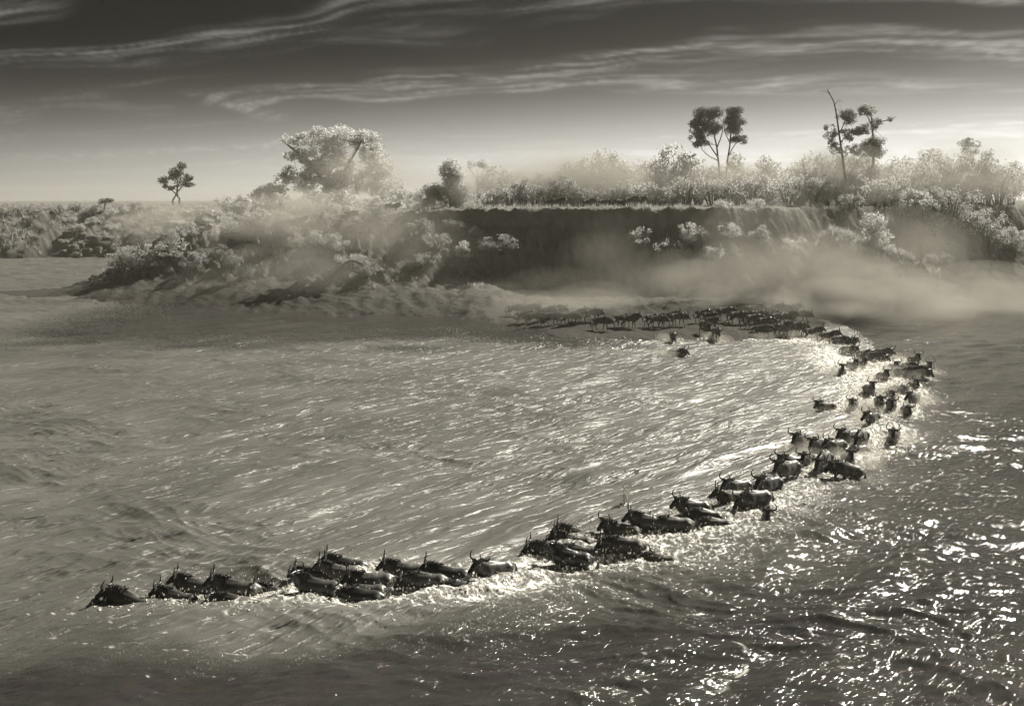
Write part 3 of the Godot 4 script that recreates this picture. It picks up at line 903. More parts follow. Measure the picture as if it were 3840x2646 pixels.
func build_foam() -> void:
	var foam := []
	var spray := []
	for w in wading:
		var ahead := Vector2(cos(w[2]), -sin(w[2]))
		var far := sm(30.0, 70.0, w[1])
		for i in int(34 + 40 * far):
			var back := -0.9 + absf(rng.randfn(0.0, 1.0)) * 1.5
			var across := rng.randfn(0.0, 0.42 + 0.22 * maxf(back, 0.0))
			if absf(across) < 0.25 and back < 0.8: across = 0.3 * signf(across + 0.001) + across
			var q: Vector2 = Vector2(w[0], w[1]) - ahead * back + ahead.orthogonal() * across
			var s := rng.randf_range(0.010, 0.032) * (1.0 + 0.8 * far)
			var h := water_at(q.x, q.y, 1.0).x
			foam.append(Transform3D(Basis.from_euler(Vector3(rng.randf() * 0.6, rng.randf() * TAU, rng.randf() * 0.6)).scaled(Vector3(s * 1.6, s * rng.randf_range(0.5, 0.9), s * 1.6)), Vector3(q.x, h + s * 0.3, -q.y)))
		for i in int(70 + 70 * far):
			var back := rng.randfn(0.4, 1.1)
			var across := rng.randfn(0.0, 0.75)
			var q: Vector2 = Vector2(w[0], w[1]) - ahead * back + ahead.orthogonal() * across
			var s := rng.randf_range(0.006, 0.024) * (1.0 + 0.4 * far)
			var y := absf(rng.randfn(0.0, 0.16 + 0.14 * far))
			spray.append(Transform3D(Basis().scaled(Vector3(s, s * 1.4, s)), Vector3(q.x, y, -q.y)))
	# a jet of water thrown up in front of the middle bunch
	var jet := ground(625.0, 506.0)
	for i in 110:
		var t := rng.randf()
		var s := rng.randf_range(0.01, 0.035)
		spray.append(Transform3D(Basis().scaled(Vector3(s, s * 1.5, s)), jet + Vector3(rng.randfn(0, 0.03 + 0.16 * (1.0 - t)), t * t * 0.8, rng.randfn(0, 0.08))))
	scatter("foam", "white foam clumps on the water round the animals", "foam", blob(3, 1.0), M.foam, foam)
	scatter("spray", "white droplets of spray thrown up along the bend", "spray", blob(5, 0.2), M.foam, spray)


# ---------------------------------------------------------------- plants
# leaves: st gathers small leaf-sized faces inside an ellipsoid, thinner towards the middle
func leaves(st: Array, c: Vector3, radius: Vector3, n: int, size: float, gappy: FastNoiseLite, flat := 0.0) -> void:
	var made := 0
	var tries := 0
	while made < n and tries < n * 4:
		tries += 1
		var v := Vector3(rng.randfn(), rng.randfn(), rng.randfn()).normalized() * pow(rng.randf(), 0.42)
		var p := c + v * radius
		if gappy.get_noise_3dv(p) < -0.27: continue
		made += 1
		var out := (v + Vector3(0, flat, 0) + Vector3(rng.randfn(), rng.randfn(), rng.randfn()) * 0.6).normalized()
		var a := out.cross(Vector3(rng.randfn(), rng.randfn(), rng.randfn())).normalized()
		var b := out.cross(a)
		var s := size * rng.randf_range(0.6, 1.35)
		var q: int = st[0].size()
		st[0].append_array(PackedVector3Array([p - a * s, p + b * s * 0.42, p + a * s, p - b * s * 0.42]))
		st[3].append_array(PackedInt32Array([q, q + 1, q + 2, q, q + 2, q + 3]))


# limbs: a list of [points, radius at foot, radius at tip]
func tree(called: String, label: String, category: String, base: Vector3, limbs: Array, clumps: Array, leaf: float, density: float, leaf_mat: Material, group := "", bark: Material = null) -> Node3D:
	var t := thing(called, label, category, base, group)
	var gap := noise(0.55, int(absf(base.x) * 7.0) + 3, 2)
	var trunk := fresh()
	var branches := fresh()
	for i in limbs.size():
		var pts := curve(limbs[i][0], 10)
		var rad := []
		for k in pts.size():
			pts[k] += Vector3(rng.randfn(), 0, rng.randfn()) * limbs[i][2] * 0.5 * (1.0 if k > 0 else 0.0)
			rad.append(lerpf(limbs[i][1], limbs[i][2], float(k) / (pts.size() - 1)))
		tube(trunk if i == 0 else branches, pts, rad, 7)
	obj("trunk", done(trunk), bark if bark else M.bark, t)
	for c in clumps:                                          # twigs that carry each clump
		for k in 2:
			var j := rng.randi_range(0, limbs.size() - 1)
			var pts: Array = limbs[j][0]
			var from: Vector3 = pts[pts.size() / 2].lerp(pts[-1], rng.randf())
			if from.distance_to(c[0]) > 3.0 * maxf(c[1].x, 0.6): continue
			var to: Vector3 = c[0] + Vector3(rng.randfn(), rng.randfn(), rng.randfn()) * c[1] * 0.45
			tube(branches, [from, from.lerp(to, 0.5) + Vector3(rng.randfn(), rng.randfn(), rng.randfn()) * 0.12, to], [limbs[j][2] * 0.6, limbs[j][2] * 0.35, 0.006], 4)
	if branches[0].size(): obj("branches", done(branches), bark if bark else M.bark, t)
	var crown := fresh()
	for c in clumps:
		var vol: float = c[1].x * c[1].y + c[1].x * c[1].z + c[1].y * c[1].z
		leaves(crown, c[0], c[1], int(vol * density), leaf, gap)
	obj("crown", done(crown), leaf_mat, t)
	return t


func clumpy(c: Vector3, r: Vector3, n: int, size: float) -> Array:
	var out := []
	for i in n:
		var v := Vector3(rng.randfn(), rng.randfn(), rng.randfn()).normalized() * pow(rng.randf(), 0.4)
		out.append([c + v * r, Vector3(1, 0.7, 1) * size * rng.randf_range(0.7, 1.3)])
	return out


func V(x: float, y: float, z := 0.0) -> Vector3:
	return Vector3(x, y, z)


func top_at(px: float, d: float) -> Vector3:
	var x := (px - 512.0) / F * d
	return Vector3(x, land(x, d), -d)


func build_trees() -> void:
	# the broad old tree above the left slope
	var d := 176.0
	var b := top_at(331.0, d)
	var lim := [[[V(0, -0.3), V(0.2, 2.0), V(-0.2, 4.2), V(-1.0, 7.0, 0.5)], 0.75, 0.25], [[V(-0.2, 3.2), V(-2.2, 6.0), V(-4.8, 8.6), V(-7.0, 10.3)], 0.35, 0.08], [[V(0, 3.4), V(2.0, 6.0, 1), V(3.6, 8.6, 1), V(4.6, 10.6, 1)], 0.35, 0.08], [[V(0, 3.0), V(3.6, 4.6, -1), V(6.0, 6.4, -1)], 0.3, 0.08], [[V(-0.4, 4.2), V(-0.4, 7.4, -1), V(0.4, 10.4, -1)], 0.3, 0.08]]
	var cl := []
	cl += clumpy(V(0.6, 10.8), V(4.4, 1.5, 3.5), 34, 1.2)
	cl += clumpy(V(-5.4, 10.5), V(2.4, 0.6, 2), 10, 0.85)
	cl += clumpy(V(-5.6, 8.3), V(2.2, 0.6, 2), 9, 0.85)
	cl += clumpy(V(5.6, 8.8), V(2.6, 2.4, 2.5), 26, 1.1)
	cl += clumpy(V(-1.4, 8.0), V(4.0, 2.0, 2.5), 28, 1.15)
	cl += clumpy(V(6.9, 5.0), V(2.6, 2.6, 2.5), 24, 1.2)
	cl += clumpy(V(-4.5, 5.0), V(3.0, 2.0, 2.2), 20, 1.15)
	cl += clumpy(V(1.4, 4.6), V(4.2, 2.6, 3), 30, 1.2)
	cl += clumpy(V(0.6, 1.8), V(7.0, 1.4, 3), 26, 1.2)
	tree("spreading_tree", "broad spreading tree with layered crown, largest on the left skyline", "tree", b, lim, cl, 0.16, 75, M.leaf_dusty).scale = Vector3(1.16, 1.14, 1.1)
	b = top_at(268.0, 172.0)
	tree("round_tree", "low rounded tree joined to the left foot of the broad tree", "tree", b, [[[V(0, -0.3), V(0.1, 1.5), V(0.3, 3.4)], 0.3, 0.08], [[V(0, 1.2), V(-1.4, 2.6), V(-2.4, 3.8)], 0.15, 0.05]], clumpy(V(0.2, 3.0), V(2.6, 1.5, 2), 20, 1.0) + clumpy(V(-2.2, 2.4), V(1.2, 1.0, 1), 8, 0.7), 0.16, 70, M.leaf_mid)
	# the small sparse tree alone at left
	b = top_at(176.0, 250.0)
	tree("sparse_tree", "small sparse tree with forked trunk standing alone at left", "tree", b, [[[V(-0.1, -0.3), V(-0.35, 0.8), V(0.0, 1.7), V(0.2, 3.6)], 0.13, 0.04], [[V(0.1, -0.1), V(0.4, 0.8), V(0.05, 1.7)], 0.1, 0.08], [[V(0, 1.7), V(-1.0, 2.7), V(-1.7, 3.4)], 0.07, 0.03], [[V(0.1, 1.9), V(1.0, 3.0), V(1.6, 3.3)], 0.07, 0.03]], [[V(-1.3, 3.3), V(0.7, 0.6, 0.6)], [V(0.0, 4.3), V(0.9, 0.7, 0.7)], [V(1.2, 3.7), V(0.7, 0.5, 0.6)], [V(0.6, 5.1), V(0.55, 0.5, 0.5)], [V(-0.8, 2.5), V(0.7, 0.4, 0.5)], [V(1.4, 2.8), V(0.7, 0.35, 0.5)], [V(0.2, 3.4), V(1.1, 1.0, 0.6)]], 0.12, 330, M.leaf_dark).scale = Vector3(2.2, 1.95, 2.0)
	b = top_at(104.0, 240.0)
	tree("flat_bush_tree", "tiny dark dome shaped tree on the far left skyline", "tree", b, [[[V(0, -0.3), V(0.1, 1.0), V(0.3, 2.2)], 0.14, 0.05]], clumpy(V(0.2, 2.3), V(1.6, 0.7, 1), 8, 0.8), 0.18, 60, M.leaf_dark)
	# the columnar tree at the lip, lit from the right
	b = top_at(450.0, 141.0)
	tree("columnar_tree", "dense upright tree on the cliff lip with brightly lit right edge", "tree", b, [[[V(0, -0.4), V(0.1, 2.0), V(0.3, 5.2)], 0.22, 0.05]], clumpy(V(0.3, 4.9), V(1.35, 1.6, 1.0), 44, 0.75) + clumpy(V(0.7, 2.2), V(2.0, 2.2, 1.2), 70, 0.8) + clumpy(V(-1.8, 1.8), V(1.7, 1.8, 1), 46, 0.8), 0.12, 110, M.leaf_dusty)
	b = top_at(477.0, 175.0)
	tree("slender_tree", "faint thin tree with flat crown just behind the columnar tree", "tree", b, [[[V(0, -0.3), V(0.1, 2.5), V(0.0, 6.0)], 0.14, 0.04], [[V(0.05, 4.5), V(-1.0, 6.0), V(-1.6, 6.7)], 0.07, 0.03], [[V(0.05, 4.5), V(1.2, 6.0), V(1.8, 6.6)], 0.07, 0.03]], clumpy(V(0.1, 6.9), V(2.0, 0.5, 1.2), 9, 0.7), 0.14, 75, M.leaf_pale)
	# twin umbrella trees
	b = top_at(718.5, 148.0)
	tree("umbrella_tree", "left of the twin tall trees, wide umbrella crown leaning left", "tree", b, [[[V(0.3, -0.3), V(0.15, 4.0), V(-0.2, 8.0), V(-0.9, 12.0)], 0.21, 0.07], [[V(-0.1, 7.0), V(-1.4, 9.0), V(-2.6, 10.6)], 0.1, 0.04], [[V(-0.2, 8.4), V(0.5, 10.4), V(0.7, 12.4)], 0.09, 0.04], [[V(-0.1, 6.6), V(-1.6, 7.4), V(-2.6, 8.6)], 0.08, 0.03]], clumpy(V(-1.5, 13.1), V(2.2, 0.9, 1.6), 24, 0.85) + clumpy(V(-2.9, 11.4), V(1.3, 1.4, 1.2), 18, 0.8) + clumpy(V(-1.1, 11.2), V(1.8, 1.0, 1.3), 18, 0.75) + clumpy(V(-2.4, 9.3), V(1.5, 0.8, 1.1), 16, 0.65), 0.12, 120, M.leaf_dark, "twin umbrella trees")
	b = top_at(725.0, 149.0)
	tree("umbrella_tree", "right of the twin tall trees, narrow crown on slanting trunk", "tree", b, [[[V(-0.3, -0.3), V(0.1, 4.0), V(0.6, 8.0), V(1.0, 12.6)], 0.19, 0.06], [[V(0.5, 7.2), V(1.4, 8.8), V(2.4, 9.4)], 0.08, 0.03], [[V(0.7, 9.0), V(-0.1, 11.0), V(0.2, 12.6)], 0.07, 0.03]], clumpy(V(1.3, 13.2), V(1.2, 0.8, 1.0), 16, 0.75) + clumpy(V(1.2, 11.3), V(1.6, 1.3, 1.2), 24, 0.75) + clumpy(V(2.1, 9.6), V(1.3, 0.6, 0.9), 13, 0.6), 0.12, 120, M.leaf_dark, "twin umbrella trees")
	# the leaning tree with a bare top
	b = top_at(849.0, 140.0)
	tree("leaning_tree", "tall leaning tree with bare dead top above thin foliage", "tree", b, [[[V(0, -0.3), V(-0.45, 3.2), V(-1.0, 7.4), V(-1.55, 11.4), V(-2.0, 13.8), V(-2.9, 15.5)], 0.19, 0.05], [[V(-2.2, 14.2), V(-2.7, 15.0), V(-3.4, 15.3), V(-3.9, 15.1)], 0.05, 0.02], [[V(-1.15, 8.4), V(0.0, 9.6), V(1.2, 10.2)], 0.09, 0.03], [[V(-1.3, 9.6), V(-0.4, 11.4), V(0.2, 13.0)], 0.08, 0.03], [[V(-0.9, 6.8), V(-2.0, 8.0), V(-2.9, 9.2)], 0.08, 0.03], [[V(-0.8, 6.4), V(0.2, 7.2), V(0.9, 7.2)], 0.06, 0.02], [[V(-1.9, 13.4), V(-1.4, 14.0), V(-0.9, 13.9)], 0.04, 0.02]], clumpy(V(-0.2, 12.0), V(1.2, 1.5, 1), 24, 0.6) + clumpy(V(1.4, 10.1), V(1.2, 0.7, 0.9), 14, 0.55) + clumpy(V(-2.4, 9.6), V(0.9, 1.5, 0.9), 18, 0.5) + clumpy(V(-0.2, 9.2), V(1.5, 1.2, 1), 18, 0.5) + clumpy(V(-1.8, 7.4), V(1.1, 0.9, 0.9), 13, 0.5) + clumpy(V(0.4, 7.4), V(1.0, 0.8, 0.8), 12, 0.5), 0.11, 120, M.leaf_dark)
	# the tree smothered by a climber, with a ball below its ragged top
	b = top_at(873.0, 142.0)
	tree("ball_tree", "tall tree with big round foliage ball below ragged top", "tree", b, [[[V(0, -0.3), V(0.0, 4.0), V(0.1, 8.0), V(-0.3, 12.6)], 0.26, 0.07], [[V(0.0, 10.4), V(1.2, 11.4), V(2.3, 11.6), V(3.1, 12.1)], 0.09, 0.02], [[V(-0.1, 11.0), V(-1.0, 12.4), V(-1.7, 13.2)], 0.07, 0.03]], clumpy(V(-0.1, 8.0), V(1.5, 1.45, 1.3), 44, 0.7) + clumpy(V(-0.5, 12.9), V(1.2, 0.8, 0.8), 18, 0.5) + clumpy(V(-1.6, 12.7), V(0.5, 0.5, 0.5), 4, 0.45) + clumpy(V(0.2, 11.2), V(0.8, 1.0, 0.6), 14, 0.45) + clumpy(V(2.5, 11.7), V(0.7, 0.3, 0.4), 5, 0.35) + clumpy(V(0.0, 4.4), V(1.1, 2.0, 0.8), 26, 0.6) + clumpy(V(-0.2, 1.8), V(1.8, 1.7, 1.0), 26, 0.8), 0.12, 120, M.leaf_mid)
	b = top_at(926.0, 196.0)
	tree("dome_tree", "pale domed tree on the right skyline beyond the shrubs", "tree", b, [[[V(0, -0.3), V(0.2, 3.0), V(0.4, 6.2)], 0.3, 0.08], [[V(0.1, 2.0), V(-2.0, 4.0), V(-3.4, 5.2)], 0.15, 0.05]], clumpy(V(1.4, 8.4), V(1.9, 2.2, 2), 18, 1.1) + clumpy(V(-2.0, 5.8), V(2.6, 1.4, 2), 16, 1.0) + clumpy(V(2.2, 5.2), V(1.6, 1.8, 1.5), 12, 1.0), 0.17, 60, M.leaf_mid)
	b = top_at(966.0, 160.0)
	tree("edge_tree", "dark tree cut by the right border of the picture", "tree", b, [[[V(0, -0.3), V(0.1, 3.0), V(0.3, 8.6)], 0.2, 0.06]], clumpy(V(0.4, 8.6), V(1.2, 1.6, 1), 14, 0.7) + clumpy(V(0.4, 5.6), V(1.0, 1.2, 1), 10, 0.6), 0.13, 90, M.leaf_dark)


var shrub_kinds := []

func make_shrub(kind: int) -> Node3D:
	var t := Node3D.new()
	var gap := noise(1.1, 60 + kind, 2)
	var stems := fresh()
	var n: int = [7, 12, 9, 16, 5][kind]
	for i in n:
		var a := TAU * (i + rng.randf() * 0.8) / n
		var lean: float = [0.45, 0.6, 0.28, 0.7, 0.5][kind] * rng.randf_range(0.4, 1.0)
		var tip := V(cos(a) * lean, rng.randf_range(0.5, 0.85), sin(a) * lean)
		tube(stems, curve([V(cos(a) * 0.06, -0.15, sin(a) * 0.06), tip * 0.5 + V(0, 0.1, 0), tip], 4), [0.022, 0.017, 0.013, 0.009, 0.004], 5)
		for k in 3:
			var from := tip * rng.randf_range(0.5, 0.95)
			tube(stems, [from, from + Vector3(rng.randfn() * 0.16, rng.randf_range(0.05, 0.2), rng.randfn() * 0.16)], [0.008, 0.002], 3)
	obj("stems", done(stems), M.twig if kind == 3 else M.bark, t)
	var crown := fresh()
	match kind:
		0:
			for c in clumpy(V(0, 0.55), V(0.55, 0.42, 0.55), 22, 0.27): leaves(crown, c[0], c[1], 110, 0.042, gap, 0.5)
		1:
			for c in clumpy(V(0, 0.58), V(0.72, 0.44, 0.7), 28, 0.24): leaves(crown, c[0], c[1], 80, 0.040, gap, 0.5)
		2:
			for c in clumpy(V(0, 0.6), V(0.36, 0.58, 0.36), 18, 0.25): leaves(crown, c[0], c[1], 110, 0.042, gap, 0.5)
		3:
			for c in clumpy(V(0, 0.6), V(0.85, 0.46, 0.8), 34, 0.22): leaves(crown, c[0], c[1], 42, 0.034, gap, 0.5)
		4:
			for c in clumpy(V(0, 0.38), V(0.75, 0.32, 0.65), 20, 0.26): leaves(crown, c[0], c[1], 100, 0.045, gap, 0.5)
	obj("crown", done(crown), M.leaf_shrub, t)
	return t


func shrub(kind: int, p: Vector3, size: Vector3, label: String, group: String, leaf: Material = null) -> void:
	while shrub_kinds.size() < 5: shrub_kinds.append(make_shrub(shrub_kinds.size()))
	var o: Node3D = shrub_kinds[kind].duplicate()
	o.name = numbered("shrub")
	add_child(o, true)
	o.position = p
	o.rotation.y = rng.randf() * TAU
	o.scale = size
	if leaf: o.get_node("crown").material_override = leaf
	tag(o, label, "shrub", group)


const NTH := ["first", "second", "third", "fourth", "fifth", "sixth", "seventh", "eighth", "ninth", "tenth", "eleventh", "twelfth", "thirteenth", "fourteenth", "fifteenth", "sixteenth", "seventeenth", "eighteenth", "nineteenth", "twentieth", "twenty first", "twenty second", "twenty third", "twenty fourth", "twenty fifth", "twenty sixth", "twenty seventh", "twenty eighth", "twenty ninth", "thirtieth", "thirty first", "thirty second", "thirty third", "thirty fourth", "thirty fifth", "thirty sixth", "thirty seventh", "thirty eighth", "thirty ninth", "fortieth", "forty first", "forty second", "forty third", "forty fourth", "forty fifth", "forty sixth", "forty seventh", "forty eighth", "forty ninth", "fiftieth"]

func build_shrubs() -> void:
	# the thicket on the cliff top, tall pale bushes in two rows
	var i := 0
	var px := 486.0
	while px < 1020.0 and i < 50:
		var d := 137.5 + rng.randf_range(0.0, 3.0)
		var s := rng.randf_range(3.0, 4.6) * (1.0 if px > 560 else 0.85)
		shrub([3, 1, 3, 0, 1, 4][rng.randi() % 6], top_at(px, d), V(s * 0.95, s, s * 0.9), "front row pale shrub on the cliff top, %s right of columnar tree" % NTH[i], "front row shrubs on the cliff top")
		px += rng.randf_range(9.0, 15.0)
		i += 1
	i = 0
	px = 494.0
	while px < 1020.0 and i < 50:
		var d := 149.0 + rng.randf_range(0.0, 8.0)
		var s := rng.randf_range(6.0, 8.2) * (1.0 if px > 570 else 0.78)
		shrub([0, 1, 3, 1, 0][rng.randi() % 5], top_at(px, d), V(s * 0.72, s, s * 0.7), "tall back row shrub on the cliff top, %s from left" % NTH[i], "back row shrubs on the cliff top")
		px += rng.randf_range(10.0, 17.0)
		i += 1
	# the lower scrub on the left bank top
	i = 0
	px = 122.0
	while px < 440.0 and i < 30:
		var d := 139.0 + rng.randf_range(0.0, 12.0)
		var s := rng.randf_range(1.8, 3.2)
		if top_at(px, d).y < 6.0: d = 136.0
		shrub([4, 1, 0, 4, 3][rng.randi() % 5], top_at(px, d), V(s * 1.1, s * 0.85, s), "low pale scrub on the left bank top, %s from left" % NTH[i], "scrub along the left bank top")
		px += rng.randf_range(9.0, 15.0)
		i += 1
	# taller pale bushes that climb from the bank top towards the broad tree
	i = 0
	px = 205.0
	while px < 446.0 and i < 30:
		var d := 147.0 + rng.randf_range(0.0, 20.0)
		var s := rng.randf_range(2.6, 4.6)
		px += rng.randf_range(8.0, 14.0)
		if top_at(px, d).y < 8.0: continue
		shrub([0, 1, 1, 3, 0][rng.randi() % 5], top_at(px, d), V(s * 1.0, s * 0.85, s), "taller pale bush beneath the broad tree on the left plateau, %s from left" % NTH[i], "pale bushes round the foot of the broad tree")
		i += 1
	# scrub on the far side of the river bend
	i = 0
	for q in [[66, 243, 2.2], [80, 232, 2.6], [93, 226, 2.2], [70, 222, 2.4], [104, 238, 2.0], [86, 246, 1.6], [113, 230, 2.8], [62, 211, 2.6], [78, 209, 2.4], [96, 210, 3.0], [124, 214, 3.0], [111, 217, 2.4], [134, 208, 2.8]]:
		var p := ground(q[0], q[1], false)
		if p.z < -205.0:
			shrub([4, 0, 1][i % 3], p, V(q[2] * 0.9, q[2] * 0.7, q[2] * 0.9), "bright bush on the bank beyond the river bend, %s from border side" % NTH[i], "bushes beyond the river bend")
			i += 1
	# single bushes on the slopes, each where the photograph shows one
	for q in [[232, 272, 2.4, 0, "dark round bush low on the left slope"], [247, 278, 1.9, 4, "dark flat bush at the foot of the left slope"], [262, 232, 2.4, 1, "bright twiggy bush high on the left slope"], [271, 224, 1.8, 0, "small bright bush above the twiggy one on left slope"],
			[322, 232, 2.2, 0, "grey bush under the waiting herd on left slope"], [335, 222, 2.0, 2, "upright bush with bright crest under the waiting herd"], [300, 252, 2.0, 1, "light leafy bush in the middle of the left slope"], [318, 256, 2.6, 1, "widest light leafy bush in the middle of slope"], [336, 254, 2.1, 0, "small light bush right of the widest slope bush"],
			[306, 268, 1.9, 4, "dark spreading bush under the light leafy ones"], [352, 270, 2.2, 4, "low bush near the bent branch on the slope"], [368, 276, 1.8, 4, "dark low bush below the centre of the slope"], [414, 271, 1.8, 0, "grey bush beneath the columnar tree near the beach"], [426, 268, 1.7, 3, "twiggy grey bush beneath the columnar tree"], [463, 263, 2.0, 2, "pale upright bush on the dark cliff foot"],
			[212, 244, 1.6, 0, "bush below the sandy outcrop at left"], [198, 262, 1.5, 4, "small bush on the spit's dark flank"], [173, 247, 1.7, 1, "bush clinging to rock on the left spit"], [128, 256, 1.6, 3, "dry bush low on the spit near the bend"], [221, 222, 1.8, 4, "bush at right of the sandy outcrop"],
			[640, 250, 2.0, 1, "hazy bush on the cliff face behind the dust"], [668, 258, 1.9, 3, "twiggy hazy bush on the cliff face, left of dust shaft"], [692, 252, 2.2, 1, "hazy bush on the cliff face, middle of dust shaft"], [712, 262, 1.8, 3, "hazy bush on the cliff foot, right of dust shaft"], [760, 245, 2.0, 0, "grey bush halfway up the right cliff"], [792, 254, 1.8, 3, "thin bush in bright dust on the right cliff"], [730, 240, 1.6, 1, "small hazy bush high on the right cliff"],
			[874, 246, 2.9, 2, "bright spiky bush alone on the right slope"], [882, 256, 2.2, 1, "bright bush spilling below the spiky one"], [864, 255, 1.6, 3, "small twiggy bush left of the spiky one"], [935, 235, 2.2, 2, "pale bush near the right edge of the slope"], [926, 262, 1.5, 4, "small bush above the grassy ridge at right"], [944, 268, 1.5, 3, "bush on the ridge at the right edge"],
			[842, 204, 2.6, 1, "bright bush hanging over the cliff lip under the leaning tree"], [851, 209, 1.8, 3, "trailing bush over the cliff lip"], [757, 207, 1.3, 4, "pale bush on the cliff lip below twin trees"], [722, 209, 1.4, 4, "pale bush at the lit lip left of centre right"]]:
		var p := ground(q[0], q[1], false)
		var s: float = q[2]
		s *= 1.3
		shrub(q[3], p - V(0, 0.1, 0), V(s * 0.85, s * 0.9, s * 0.85), q[4], "bushes on the slopes of the far bank", M.leaf_mid if q[4].begins_with("dark") or q[4].begins_with("grey") else null)


	# scrub scattered over the left slope
	i = 0
	px = 150.0
	while px < 505.0 and i < 30:
		var p := ground(px, lerpf(252.0, 236.0, (px - 150.0) / 355.0) + rng.randf_range(-20.0, 22.0), false)
		px += rng.randf_range(10.0, 17.0)
		if p.y < 1.8: continue
		var s := rng.randf_range(1.5, 2.9)
		shrub([4, 0, 1, 4, 3][rng.randi() % 5], p - V(0, 0.1, 0), V(s * 1.1, s * 0.8, s), "grey scrub clump scattered on the left slope, %s from left" % NTH[i], "scrub scattered on the left slope", M.leaf_mid)
		i += 1


func tuft(seed_: int) -> ArrayMesh:
	var st := fresh()
	for i in 9:
		var a := rng.randf() * TAU
		var o := V(cos(a), 0, sin(a)) * rng.randf() * 0.25
		var tip := o + V(cos(a) * rng.randf_range(0.1, 0.5), rng.randf_range(0.5, 1.1), sin(a) * rng.randf_range(0.1, 0.5))
		var w := V(-sin(a), 0, cos(a)) * 0.05
		var q: int = st[0].size()
		st[0].append_array(PackedVector3Array([o - w, o + w, tip]))
		st[3].append_array(PackedInt32Array([q, q + 1, q + 2]))
	return done(st)


func build_grass() -> void:
	var list := []
	for i in 26000:
		var d := rng.randf_range(112.0, 190.0)
		var x := rng.randf_range(-0.58, 0.58) * d
		var h := land(x, d)
		if h < 2.0: continue
		var e := absf(land(x, d + 0.8) - h) + absf(land(x + 0.8, d) - h)
		if e > 0.9 or n_big.get_noise_2d(x * 2.0, d * 2.0) < -0.25: continue
		if h < 8.3 and rng.randf() < 0.55: continue
		var s := rng.randf_range(0.25, 0.75)
		list.append(Transform3D(Basis(Vector3.UP, rng.randf() * TAU).scaled(Vector3(s, s, s)), V(x, h - 0.03, -d)))
	for i in 9000:                                             # scrubby growth on the bank beyond the bend
		var d := rng.randf_range(219.0, 290.0)
		var x := -rng.randf_range(0.28, 0.62) * d
		var h := land(x, d)
		if h < 0.6 or n_big.get_noise_2d(x * 1.5, d * 1.5) < -0.1: continue
		var s := rng.randf_range(0.5, 1.3)
		list.append(Transform3D(Basis(Vector3.UP, rng.randf() * TAU).scaled(Vector3(s, s, s)), V(x, h - 0.03, -d)))
	for i in 700:                                             # a fringe along the buttress on the right
		var k := rng.randf()
		var x := 36.0 + 17.0 * k
		var d := lerpf(124.0, 117.0, k) + rng.randfn(0.0, 0.8)
		var s := rng.randf_range(0.5, 1.2)
		list.append(Transform3D(Basis(Vector3.UP, rng.randf() * TAU).scaled(Vector3(s, s, s)), V(x, land(x, d) - 0.03, -d)))
	scatter("grass", "dry pale grass tufts on the bank top and slopes", "grass", tuft(1), M.grass, list)


func rock_mesh(seed_: int) -> ArrayMesh:
	var s := SphereMesh.new()
	s.radius = 1.0
	s.height = 2.0
	s.radial_segments = 14
	s.rings = 8
	var a := s.get_mesh_arrays()
	var n := noise(0.7, seed_, 3)
	var v: PackedVector3Array = a[Mesh.ARRAY_VERTEX]
	for i in v.size():
		var p := v[i]
		p *= 1.0 + 0.5 * n.get_noise_3dv(p * 1.3)
		p = p.clamp(V(-0.85, -0.8, -0.85), V(0.9, 0.72, 0.9))
		v[i] = p
	a[Mesh.ARRAY_VERTEX] = v
	for k in [Mesh.ARRAY_NORMAL, Mesh.ARRAY_TANGENT, Mesh.ARRAY_TEX_UV]: a[k] = null
	var m := ArrayMesh.new()
	m.add_surface_from_arrays(Mesh.PRIMITIVE_TRIANGLES, a)
	return m


